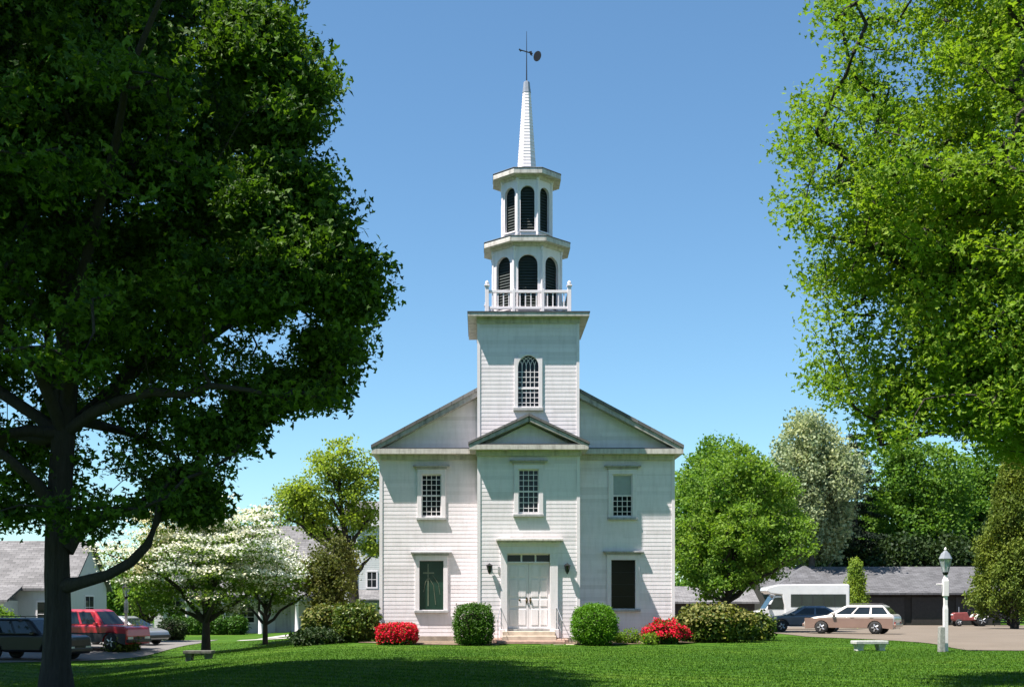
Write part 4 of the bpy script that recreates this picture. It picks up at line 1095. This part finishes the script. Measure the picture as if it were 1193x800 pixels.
cl = cl[inside(L_POLY, u + 22 + j[0], v + 14 + j[1]) & inside(L_POLY, u + 26, v - 8) & inside(L_POLY, u + 20, v) & (cl[:, 2] > 2.6)]
cl = cl[(cl[:, 2] > 7.5) | (rng.random(len(cl)) < .78)]
edge = []                                            # sprays along the rim
for (a, c) in zip(L_POLY[4:-2], L_POLY[5:-1]):
    for t in (0, .5): edge.append((a[0] * (1 - t) + c[0] * t, a[1] * (1 - t) + c[1] * t))
edge = np.array(edge); d = rng.uniform(20, 24.5, len(edge))
ec = np.stack([(edge[:, 0] - 20 - PX) / F * d, d, EYE + (PY - edge[:, 1] + 9) / F * d], -1)
cl = np.concatenate([cl, ec])
sun_dir = -np.array(SUN)
for (tx, ty, td, rad) in [(350, 300, 20, 1.2), (382, 330, 20, 1.25), (400, 268, 20.2, 1.1), (345, 232, 20.2, 1.0), (372, 215, 20.5, .9), (352, 95, 20.5, 1.1), (330, 30, 20, 1.0), (290, 15, 19.5, .9), (420, 345, 20.5, 1.0), (350, 380, 20, .7), (310, 330, 20, .6), (262, 110, 19.5, .5), (205, 340, 19, .35), (30, 60, 19, .4), (100, 345, 19, .35)]:
    p = W(tx, ty, td); s_ = (cl - p) @ sun_dir; off = np.linalg.norm(cl - p - s_[:, None] * sun_dir, axis=1)
    cl = cl[~((s_ > .35) & (off < rad))]  # gaps cut toward the sun so light reaches the rim tufts
tuft = []                                            # leafy tufts standing out at the sunny side
for (tx, ty, td) in [(322, 28, 20.3), (345, 62, 20.5), (368, 98, 20.6), (350, 140, 20.8), (300, 60, 20), (345, 208, 20.5), (372, 228, 20.5), (330, 240, 20), (405, 262, 20.6), (424, 300, 20.8), (436, 346, 21), (398, 332, 20.4), (362, 318, 20), (340, 300, 19.8), (330, 345, 19.8), (385, 290, 20.3),
                     (412, 402, 21.5), (398, 448, 22), (366, 446, 21.5), (330, 464, 21.5), (286, 500, 21.5), (252, 585, 22), (236, 560, 22)]:
    q = unit(rng.normal(size=(17, 3))) * rng.random((17, 1)) ** .4
    tuft.append(W(tx - 30, ty + 4, td) + q * np.array((.46, .5, .22)) * rng.uniform(.7, 1.25))
cl = np.concatenate([cl] + tuft)
cl = cl - np.array((bx, by, bz))
P = lambda px, py, dd: tuple(W(px, py, dd) - np.array((bx, by, bz)))
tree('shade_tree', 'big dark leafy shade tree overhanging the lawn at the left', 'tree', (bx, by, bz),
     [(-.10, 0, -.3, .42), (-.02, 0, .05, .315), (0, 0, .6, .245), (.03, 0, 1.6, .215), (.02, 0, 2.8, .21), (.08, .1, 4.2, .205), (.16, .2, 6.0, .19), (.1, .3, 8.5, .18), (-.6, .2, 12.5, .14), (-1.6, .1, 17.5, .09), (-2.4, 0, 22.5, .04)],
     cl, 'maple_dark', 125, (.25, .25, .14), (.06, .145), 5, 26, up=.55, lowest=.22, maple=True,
     extra=[([P(72, 683, 22), P(92, 679, 21.8), P(125, 670, 21.6), P(152, 655, 21.5), P(172, 634, 21.4), P(183, 606, 21.4), P(188, 575, 21.4), P(205, 545, 21.4)], [.16, .115, .095, .09, .08, .07, .05, .03]),
            ([P(76, 640, 22), P(95, 612, 22.2), P(125, 600, 22.4), P(160, 588, 22.6), P(205, 556, 22.8), P(250, 520, 23)], [.17, .11, .09, .07, .05, .02]),
            ([P(62, 590, 22), P(40, 560, 21.6), P(5, 530, 21.2), P(-40, 500, 21)], [.16, .10, .08, .04])])

# a second shade tree, outside the frame at the left: it shades the parked cars and the near lawn
round_tree = None
def off_frame_tree(px_x, y, h, rad, seed, lab):
    rng = np.random.default_rng(seed); z = float(gz(px_x, y))
    c_ = lobed(rng, 420, (0, 0, h * .58), (rad, rad, h * .42), 18, .40, .68, .2)
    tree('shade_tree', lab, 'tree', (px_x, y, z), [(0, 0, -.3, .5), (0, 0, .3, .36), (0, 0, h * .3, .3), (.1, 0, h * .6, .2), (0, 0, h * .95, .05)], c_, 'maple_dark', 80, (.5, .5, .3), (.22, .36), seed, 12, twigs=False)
off_frame_tree(-28.0, 50.0, 24, 6.8, 91, 'leafy tree beyond the left edge, the farthest of the three, shading the parked cars')
off_frame_tree(-19.6, 30.0, 20, 6.2, 92, 'leafy tree beyond the left edge, the nearest of the three, shading the near lawn')
off_frame_tree(-23.2, 40.0, 22, 6.0, 93, 'leafy tree beyond the left edge, middle one of the three, shading the kerb')

# the maple at the right, trunk outside the frame
R_POLY = [(3200, -4000), (1150, -1100), (1030, -500), (985, -200), (965, -60), (958, 0), (952, 22), (984, 60), (976, 84), (984, 112), (932, 124), (916, 160), (910, 190), (936, 204), (904, 246), (930, 272), (958, 292), (934, 330),
          (954, 362), (948, 402), (938, 440), (958, 470), (984, 468), (1004, 498), (1012, 528), (1034, 512), (1060, 500), (1100, 505), (1130, 512), (1160, 532), (1200, 540), (1300, 570), (3200, 570)]
bx, by, bz = stand(1335, 23)
rng = np.random.default_rng(8)
cl = lobed(rng, 3200, (13.4, 23, 11.2), (8.6, 6.3, 9.4), 34, .36, .66, .3)
cl = np.concatenate([cl, lobed(rng, 300, (9.6, 22.6, 5.6), (3.6, 3.6, 1.7), 12, .45, .62, .2), lobed(rng, 260, (11.5, 22.6, 4.6), (3.0, 3.4, 1.1), 9, .45, .62, .2), lobed(rng, 200, (8.3, 22.8, 8.2), (2.2, 3.2, 2.2), 9, .45, .62, .2)])
u, v = project(cl); j = rng.normal(size=(2, len(u))) * 5
cl = cl[inside(R_POLY, u - 13 + j[0], v + 8 + j[1]) & inside(R_POLY, u, v + 10)]
edge = []
for (a, c) in zip(R_POLY[4:-2], R_POLY[5:-1]):
    for t in (0, .5): edge.append((a[0] * (1 - t) + c[0] * t, a[1] * (1 - t) + c[1] * t))
edge = np.array(edge); d = rng.uniform(21, 25, len(edge))
ec = np.stack([(edge[:, 0] + 14 - PX) / F * d, d, EYE + (PY - edge[:, 1] + 9) / F * d], -1)
cl = np.concatenate([cl, ec]) - np.array((bx, by, bz))
tree('maple', 'tall sunlit spring maple filling the upper right above the lawn', 'tree', (bx, by, bz),
     [(0, 0, -.3, .6), (0, 0, .2, .48), (.0, 0, 1.2, .40), (-.1, 0, 3.2, .37), (-.2, .1, 5.0, .33), (-.3, .1, 8, .24), (.1, 0, 11.5, .15), (0, 0, 15, .06)],
     cl, 'maple_spring', 112, (.26, .26, .13), (.05, .115), 6, 30, 'bark', up=.75, maple=True, lowest=.34, r0=.24)

# trees round the church
def round_tree(name, label, px, d, base_r, cz, rad, leaf, n, per, spread, size, seed, cx=0.0, poly=None, nl=14, bark='bark', K=10, up=.6, group=None, fork=None, lobe=.42, reach=.62, core=.15, cut=None, **kw):
    rng = np.random.default_rng(seed); x, y, z = stand(px, d)
    cl = lobed(rng, n, (cx, 0, cz), rad, nl, lobe, reach, core)
    cl = cl[cl[:, 2] > (cut if cut is not None else .6)]
    if poly:
        u, v = project(cl + np.array((x, y, z))); jj = rng.normal(size=(2, len(u))) * 3
        cl = cl[inside(poly, u + jj[0], v + jj[1])]
    top = cz + rad[2] * .45; f = fork or cz * .5
    tr = [(0, 0, -.3, base_r * 1.5), (0, 0, .12, base_r * 1.1), (cx * .1, 0, f * .5, base_r * .92), (cx * .25, .05, f, base_r * .85), (cx * .7, 0, (f + top) / 2, base_r * .5), (cx, 0, top, base_r * .2)]
    return tree(name, label, 'tree', (x, y, z), tr, cl, leaf, per, spread, size, seed, K, bark, up, group=group, **kw)
round_tree('maple', 'round bright green maple at the right corner of the church', 842, 67, .24, 5.3, (4.3, 4.0, 4.9), 'maple_round', 760, 62, (.27, .27, .17), (.13, .22), 12, cx=1.0, poly=[(760, 560), (800, 530), (828, 510), (848, 517), (868, 523), (900, 545), (926, 562), (944, 610), (940, 645), (914, 664), (884, 682), (850, 694), (800, 698), (770, 690), (755, 640)], nl=20, fork=1.6, lobe=.38, reach=.70, cut=1.1)
# dogwoods: flat layers of white bloom over green leaves
def dogwood(label, px, d, cz, rad, seed, n, cx=0, bloom=1.0, r=.16, lean=0, fork=.85):
    rng = np.random.default_rng(seed); x, y, z = stand(px, d)
    o = thing('dogwood', label, 'tree', (x, y, z))
    lay = lobed(rng, n, (cx, 0, cz), rad, 16, .38, .72, .1)
    lay = lay[lay[:, 2] > 1.0]
    tb = MB(); tr = [(0, 0, -.3, r * 1.5), (0, 0, .1, r * 1.1), (lean * .3, 0, fork * .6, r), (lean, 0, fork, r * .9), (lean + cx * .6, .1, cz, r * .45), (cx, 0, cz + rad[2] * .5, r * .15)]
    T = np.array(tr); tb.tube(T[:, :3], list(T[:, 3]), 10)
    limbs(rng, tb, tr, lay, 12, .62, twig=.014, lowest=.28); tb.obj('trunk', 'bark', o)
    V, f = leaf_cloud(rng, lay + np.array((0, 0, -.10)), 44, (.34, .34, .09), (.09, .15), .9); np_mesh('crown', V, f, 'dogwood_leaf', o)
    topn = lay[(lay[:, 2] > cz - rad[2] * (.55 * bloom)) | (rng.random(len(lay)) < .25)]
    V, f = leaf_cloud(rng, topn + np.array((0, 0, .05)), 64, (.36, .36, .06), (.08, .14), 1.3, .5, .0); np_mesh('blossoms', V, f, 'dogwood_bloom', o)
    return o
dogwood('wide white flowering dogwood beside the silver car', 240, 51.5, 4.3, (3.7, 3.2, 2.5), 31, 420, cx=.1, r=.19)
dogwood('smaller white flowering dogwood nearer the church', 309, 57, 3.2, (2.3, 2.2, 1.7), 32, 220, cx=.1, bloom=.35, r=.12)
# the young yellow-green tree by the hall, forked trunk leaning left
x, y, z = stand(412, 66); rng = np.random.default_rng(41)
cl = np.concatenate([lobed(rng, 150, (-.6, 0, 8.6), (2.2, 2.0, 1.9), 9, .42, .62), lobed(rng, 130, (-2.7, .2, 6.9), (2.0, 1.8, 1.5), 8, .42, .62), lobed(rng, 60, (.3, 0, 6.5), (1.2, 1.2, 1.2), 6, .4, .6), lobed(rng, 50, (-1.6, .3, 5.7), (1.8, 1.4, .9), 6, .4, .6), lobed(rng, 26, (.9, -.2, 4.6), (.9, .9, .6), 5, .4, .6)])
tree('young_tree', 'slender yellow-green tree rising between the dogwoods and the church', 'tree', (x, y, z),
     [(0, 0, -.3, .42), (0, 0, .2, .33), (.02, 0, 2.0, .27), (-.12, 0, 3.6, .25), (-.45, .05, 5.2, .17), (-.7, 0, 7.0, .11), (-.8, 0, 9.2, .04)], cl, 'lime_leaf', 38, (.27, .27, .14), (.12, .20), 42, 12, 'bark', up=.8, r0=.6, lowest=.33,
     extra=[([(-.1, 0, 3.4), (-.9, .1, 4.6), (-1.8, .1, 5.5), (-2.7, .2, 6.5)], [.2, .15, .10, .04])])
round_tree('hazel', 'tall bronze-green shrubby tree behind the left rhododendrons', 386, 56, .09, 2.75, (1.35, 1.3, 1.9), 'bronze_leaf', 170, 60, (.2, .2, .18), (.09, .16), 44, nl=12, fork=.8, cut=.35)
round_tree('young_tree', 'vivid green young tree behind the silver car', 172, 67, .10, 2.6, (1.7, 1.6, 1.5), 'maple_round', 120, 52, (.24, .24, .16), (.13, .22), 45, nl=10, fork=1.0)
round_tree('bare_tree', 'thin hazy tree coming into leaf far behind the hall', 327, 128, .22, 9.8, (3.6, 3.2, 5.6), 'bronze_leaf', 150, 9, (.5, .5, .5), (.18, .3), 46, nl=12, fork=4.5, bark='bark_grey', K=16, twig=.035)
for k, (px, d, hgt, lab) in enumerate([(148, 150, 5.2, 'distant green tree seen between the house and the hall'), (-60, 130, 6.0, 'distant tree at the far left beyond the house')]):
    round_tree('far_tree', lab, px, d, .2, hgt * .6, (4.2, 3.6, hgt * .45), 'far_green', 120, 40, (.5, .5, .35), (.3, .5), 47 + k, nl=10, twigs=False)
# right background
round_tree('flowering_tree', 'tall pale grey-green tree in bloom behind the white bus', 946, 105, .34, 11.8, (4.0, 3.8, 7.2), 'pale_bloom', 560, 56, (.42, .42, .38), (.20, .34), 51, nl=24, fork=4.5, lobe=.34, reach=.72, bark='bark_grey', twigs=False, droop=.8, up=.25)
def spruce(label, px, d, h, rad, seed, group=None):
    rng = np.random.default_rng(seed); x, y, z = stand(px, d)
    o = thing('spruce', label, 'tree', (x, y, z), 0, group)
    tb = MB(); tb.tube([(0, 0, -.3), (0, 0, h * .5), (0, 0, h)], [.32, .2, .03], 9); cs = []
    zz = 1.2
    while zz < h - .3:
        rr = rad * (1 - zz / h) ** .8 + .25; nb = 7
        for k in range(nb):
            a = rng.uniform(0, 6.28); r_ = rr * rng.uniform(.65, 1.1); e = np.array((r_ * math.cos(a), r_ * math.sin(a), zz - .18 * r_))
            tb.tube([(0, 0, zz), (e[0] * .5, e[1] * .5, zz + .05), tuple(e)], [.06, .04, .015], 5, True, False)
            for t in np.linspace(.25, 1.0, max(3, int(r_ / .45))): cs.append(np.array((0, 0, zz)) * (1 - t) + e * t + np.array((0, 0, .2 * t * (1 - t))))
        zz += rng.uniform(.55, .85)
    tb.obj('trunk', 'bark', o); V, f = leaf_cloud(rng, np.array(cs), 34, (.32, .32, .10), (.22, .42), .9, .16, .5); np_mesh('crown', V, f, 'spruce', o); return o
spruce('dark spruce standing right behind the pale flowering tree', 997, 112, 17.6, 4.6, 52)
spruce('dark spruce left of the garage behind the shed', 968, 118, 14.5, 4.8, 53)
FT = round_tree('far_tree', 'broad mid-green tree behind the garage, left of the olive conifer', 1066, 116, .34, 10.6, (5.4, 4.6, 8.0), 'far_green', 520, 52, (.5, .5, .36), (.24, .40), 54, nl=22, fork=3, lobe=.36, reach=.7, twigs=False, group='trees behind the garage', cut=2.2)
for px, d, sc, rz, lab in [(828, 118, .98, 1.2, 'grey-green tree whose top shows above the round maple'), (1128, 128, .95, 2.4, 'tree behind the garage rising beside the olive conifer'),
                           (1010, 134, .72, 3.9, 'low tree between the dark spruces and the broad green tree'), (1205, 126, 1.1, 5.0, 'tree at the right edge beyond the olive conifer'), (890, 132, .9, .4, 'tree behind the round maple and the pale flowering tree')]:
    c = copy_tree(FT); c.location = stand(px, d); c.scale = (sc, sc, sc); c.rotation_euler.z = rz; c['label'] = lab
FD = round_tree('dark_tree', 'low dark tree behind the garage roof, middle of its row', 1045, 111, .25, 4.6, (5.2, 3.2, 4.0), 'far_dark', 300, 46, (.5, .5, .4), (.26, .42), 55, nl=16, fork=1.5, twigs=False, group='dark trees along the garage', cut=.4)
for px, sc, rz, lab in [(975, .95, 2.0, 'low dark tree behind the garage roof, leftmost of its row'), (1112, 1.02, 4.1, 'low dark tree behind the garage roof, rightmost of its row'), (1180, 1.2, 5.2, 'dark tree mass at the far right behind the tractor')]:
    c = copy_tree(FD); c.location = stand(px, 112); c.scale = (sc, sc, sc); c.rotation_euler.z = rz; c['label'] = lab
# olive conifer: a tall flame of upright sprays
def flame(name, label, px, d, h, rad, leaf, n, per, size, seed, zlow=.3, spread=(.20, .20, .26), power=.75):
    rng = np.random.default_rng(seed); x, y, z = stand(px, d); o = thing(name, label, 'tree', (x, y, z))
    t = rng.random(n) ** .8; zz = zlow + t * (h - zlow - .3); prof = np.minimum(1, (t / .12 + .55)) * (1 - t) ** power + .06
    a = rng.uniform(0, 6.283, n); wob = 1 + .16 * np.sin(a * 5 + zz * 2.1) + .12 * np.sin(a * 3 - zz * 1.3)
    rr = rad * prof * wob * rng.uniform(.72, 1.02, n)
    cs = np.stack([rr * np.cos(a), rr * np.sin(a), zz], -1)
    tb = MB(); tb.tube([(0, 0, -.3), (0, 0, h * .5), (0, 0, h * .93)], [rad * .11, rad * .07, .02], 9)
    for e in cs[::3]: tb.tube([(0, 0, max(.2, e[2] - .5 * np.hypot(e[0], e[1]))), tuple(e)], [.03, .01], 4, True, False)
    tb.obj('trunk', 'bark', o); V, f = leaf_cloud(rng, cs, per, spread, size, .1, .26, -.9); np_mesh('crown', V, f, leaf, o); return o
flame('conifer', 'tall olive-green conifer at the right behind the lamp post', 1182, 82, 11.6, 2.7, 'olive_leaf', 900, 60, (.16, .30), 61, zlow=1.0)
flame('young_conifer', 'small yellow-green conical tree between the bus and the garage', 997, 86, 4.9, 1.15, 'lime_leaf', 170, 40, (.12, .24), 62, power=1.2, spread=(.2, .2, .3))

# ------------------------------------------------------------------ shrubs
def shrub(name, label, px, d, rad, leaf, n, size, seed, power=2.0, cz=None, group=None, rough=.06, bloom=None, blow=-.2, cat='shrub', up=.35, stems=True, dy=0):
    rng = np.random.default_rng(seed); x, y, z = stand(px, d)
    o = thing(name, label, cat, (x, y + dy, z), 0, group); rad = np.array(rad); cz = rad[2] * .95 if cz is None else cz
    def shell(n, lo, hi):
        q = unit(rng.normal(size=(n, 3))); q /= (np.abs(q) ** power).sum(1, keepdims=True) ** (1 / power)
        w = 1 + rough * (np.sin(q[:, :1] * 9 + seed) + np.sin(q[:, 1:2] * 8 + q[:, 2:3] * 7 + 2 * seed) + .6 * np.sin(q[:, 2:3] * 13 + q[:, :1] * 11))
        P_ = q * w * rng.uniform(lo, hi, (n, 1)) * rad; P_[:, 2] += cz; return P_[P_[:, 2] > .02]
    c = shell(n, .80, 1.02)
    V, f = leaf_cloud(rng, c, 3, (size[1] * .6,) * 3, size, up, .42, .1, out=np.array((0, 0, cz))); np_mesh('foliage', V, f, leaf, o)
    if bloom:
        c = shell(int(n * 2.0), .96, 1.07); c = c[c[:, 2] - cz > blow * rad[2] * rng.uniform(.4, 1.8, len(c))]
        V, f = leaf_cloud(rng, c, 2, (size[1] * .5,) * 3, (size[0] * .9, size[1] * .95), .5, .55, .0, out=np.array((0, 0, cz))); np_mesh('blossoms', V, f, bloom, o)
    st = MB()
    for k in range(26):
        a = rng.uniform(0, 6.28); e = shell(1, .7, .85)
        if len(e): st.tube([(.06 * math.cos(a), .06 * math.sin(a), -.1), tuple(e[0] * np.array((.5, .5, .6))), tuple(e[0])], [.025, .018, .008], 5, True, False)
    st.lathe([(rad[0] * .3, .05), (rad[0] * .62, cz * .5), (rad[0] * .70, cz), (rad[0] * .55, cz + rad[2] * .5), (.05, cz + rad[2] * .74)], n=14) if stems else None
    if stems: st.v = [(vx, vy * (rad[1] / rad[0] if True else 1), vz) for vx, vy, vz in st.v]
    st.obj('stems', 'twig', o); return o
shrub('boxwood', 'dark clipped barrel-shaped boxwood left of the front steps', 552, 44.3, (.70, .66, .74), 'box_leaf', 4200, (.045, .075), 71, 3.6, rough=.03, group='boxwoods at the front steps')
shrub('boxwood', 'bright green globe boxwood right of the front steps', 693, 44.3, (.82, .78, .74), 'box_bright', 4600, (.045, .075), 72, 2.5, rough=.03, group='boxwoods at the front steps')
shrub('azalea', 'flat-topped red azalea at the left corner of the church', 463, 44.6, (.65, .5, .37), 'box_leaf', 1700, (.05, .08), 73, 5, cz=.33, rough=.035, bloom='azalea_bloom', blow=-.45)
shrub('azalea', 'spreading red azalea at the right corner of the church', 776, 45.0, (.67, .55, .40), 'box_leaf', 1700, (.05, .085), 74, 2.3, cz=.38, rough=.13, bloom='azalea_bloom', blow=-.25)
shrub('rhododendron', 'broad rhododendron with pale new leaves right of the church', 833, 46.5, (1.38, 1.0, .64), 'rhodo_leaf', 2100, (.10, .17), 75, 2.4, rough=.09, bloom='rhodo_pale', blow=.25)
shrub('rhododendron', 'small dark rhododendron beside the bus end of the bed', 882, 48.5, (.62, .6, .52), 'rhodo_leaf', 700, (.10, .16), 76, 2.2, rough=.09)
shrub('rhododendron', 'dense rhododendron touching the left corner of the church', 416, 47.2, (.82, .8, .74), 'rhodo_leaf', 1500, (.09, .16), 77, 2.6, rough=.08)
shrub('rhododendron', 'loose yellow-green rhododendron left of the dense one', 378, 48.5, (.70, .7, .68), 'rhodo_leaf', 1100, (.10, .17), 78, 2.2, rough=.11, bloom='rhodo_pale', blow=.1)
shrub('juniper', 'low dark spreading juniper in front of the rhododendrons', 372, 46.8, (.95, .7, .28), 'far_dark', 1100, (.08, .14), 79, 2.2, rough=.1)
for k, (px, lab) in enumerate([(208, 'clipped round bush below the hall porch, leftmost of the row'), (229, 'clipped round bush of the row showing left of the dogwood trunk'), (254, 'clipped round bush of the row just right of the dogwood trunk'), (275, 'clipped round bush of the row left of the pillar')]):
    if k == 0: HB = shrub('round_bush', lab, px, 83, (.72, .65, .62), 'box_leaf', 900, (.10, .16), 81, 2.8, rough=.04, group='clipped bushes along the hall')
    else: c = copy_tree(HB); c.location = stand(px, 83); c.rotation_euler.z = k * 1.3; c['label'] = lab
shrub('round_bush', 'dark round bush behind the nose of the silver car', 201, 70, (.75, .7, .62), 'far_dark', 700, (.10, .16), 82, 2.4, rough=.06)
shrub('tall_bush', 'light green bush by the house at the far left edge', -4, 66, (1.0, .9, .95), 'maple_round', 800, (.12, .2), 83, 2.2, rough=.1)
shrub('shaded_shrub', 'straggly dark shrub round the foot of the dark lantern post', 143, pl_[1] - .6, (.75, .5, .34), 'rhodo_leaf', 420, (.10, .19), 84, 2.0, rough=.14, stems=False)
for px, dd, r_, sd_, lab in [(735, 44.9, .26, 85, 'small pale perennial left of the right azalea'), (722, 45.3, .18, 86, 'tiny green perennial by the shaded foundation'), (757, 44.4, .20, 87, 'low green perennial in front of the right azalea')]:
    shrub('perennial', lab, px, dd, (r_ * 1.4, r_, r_), 'maple_spring', 160, (.05, .10), sd_, 2.0, cat='plant', stems=False)
# the wood on the horizon, one far mass
rng = np.random.default_rng(99)
th = rng.uniform(R(-52), R(52), 2600); dd = rng.uniform(205, 232, 2600)
cx_, cy_ = dd * np.sin(th), dd * np.cos(th); hh = 6.2 + 1.5 * np.sin(th * 41) + 1.1 * np.sin(th * 97 + 1) + .6 * np.sin(th * 211)
cz_ = gz(cx_, cy_) + hh * rng.random(2600) ** .75
V, f = leaf_cloud(rng, np.stack([cx_, cy_, cz_], -1), 26, (1.1, 1.1, .6), (.7, 1.3), .6)
tag(np_mesh('distant_wood', V, f, 'far_green'), 'low far-off wood along the horizon', 'wood', kind='stuff')
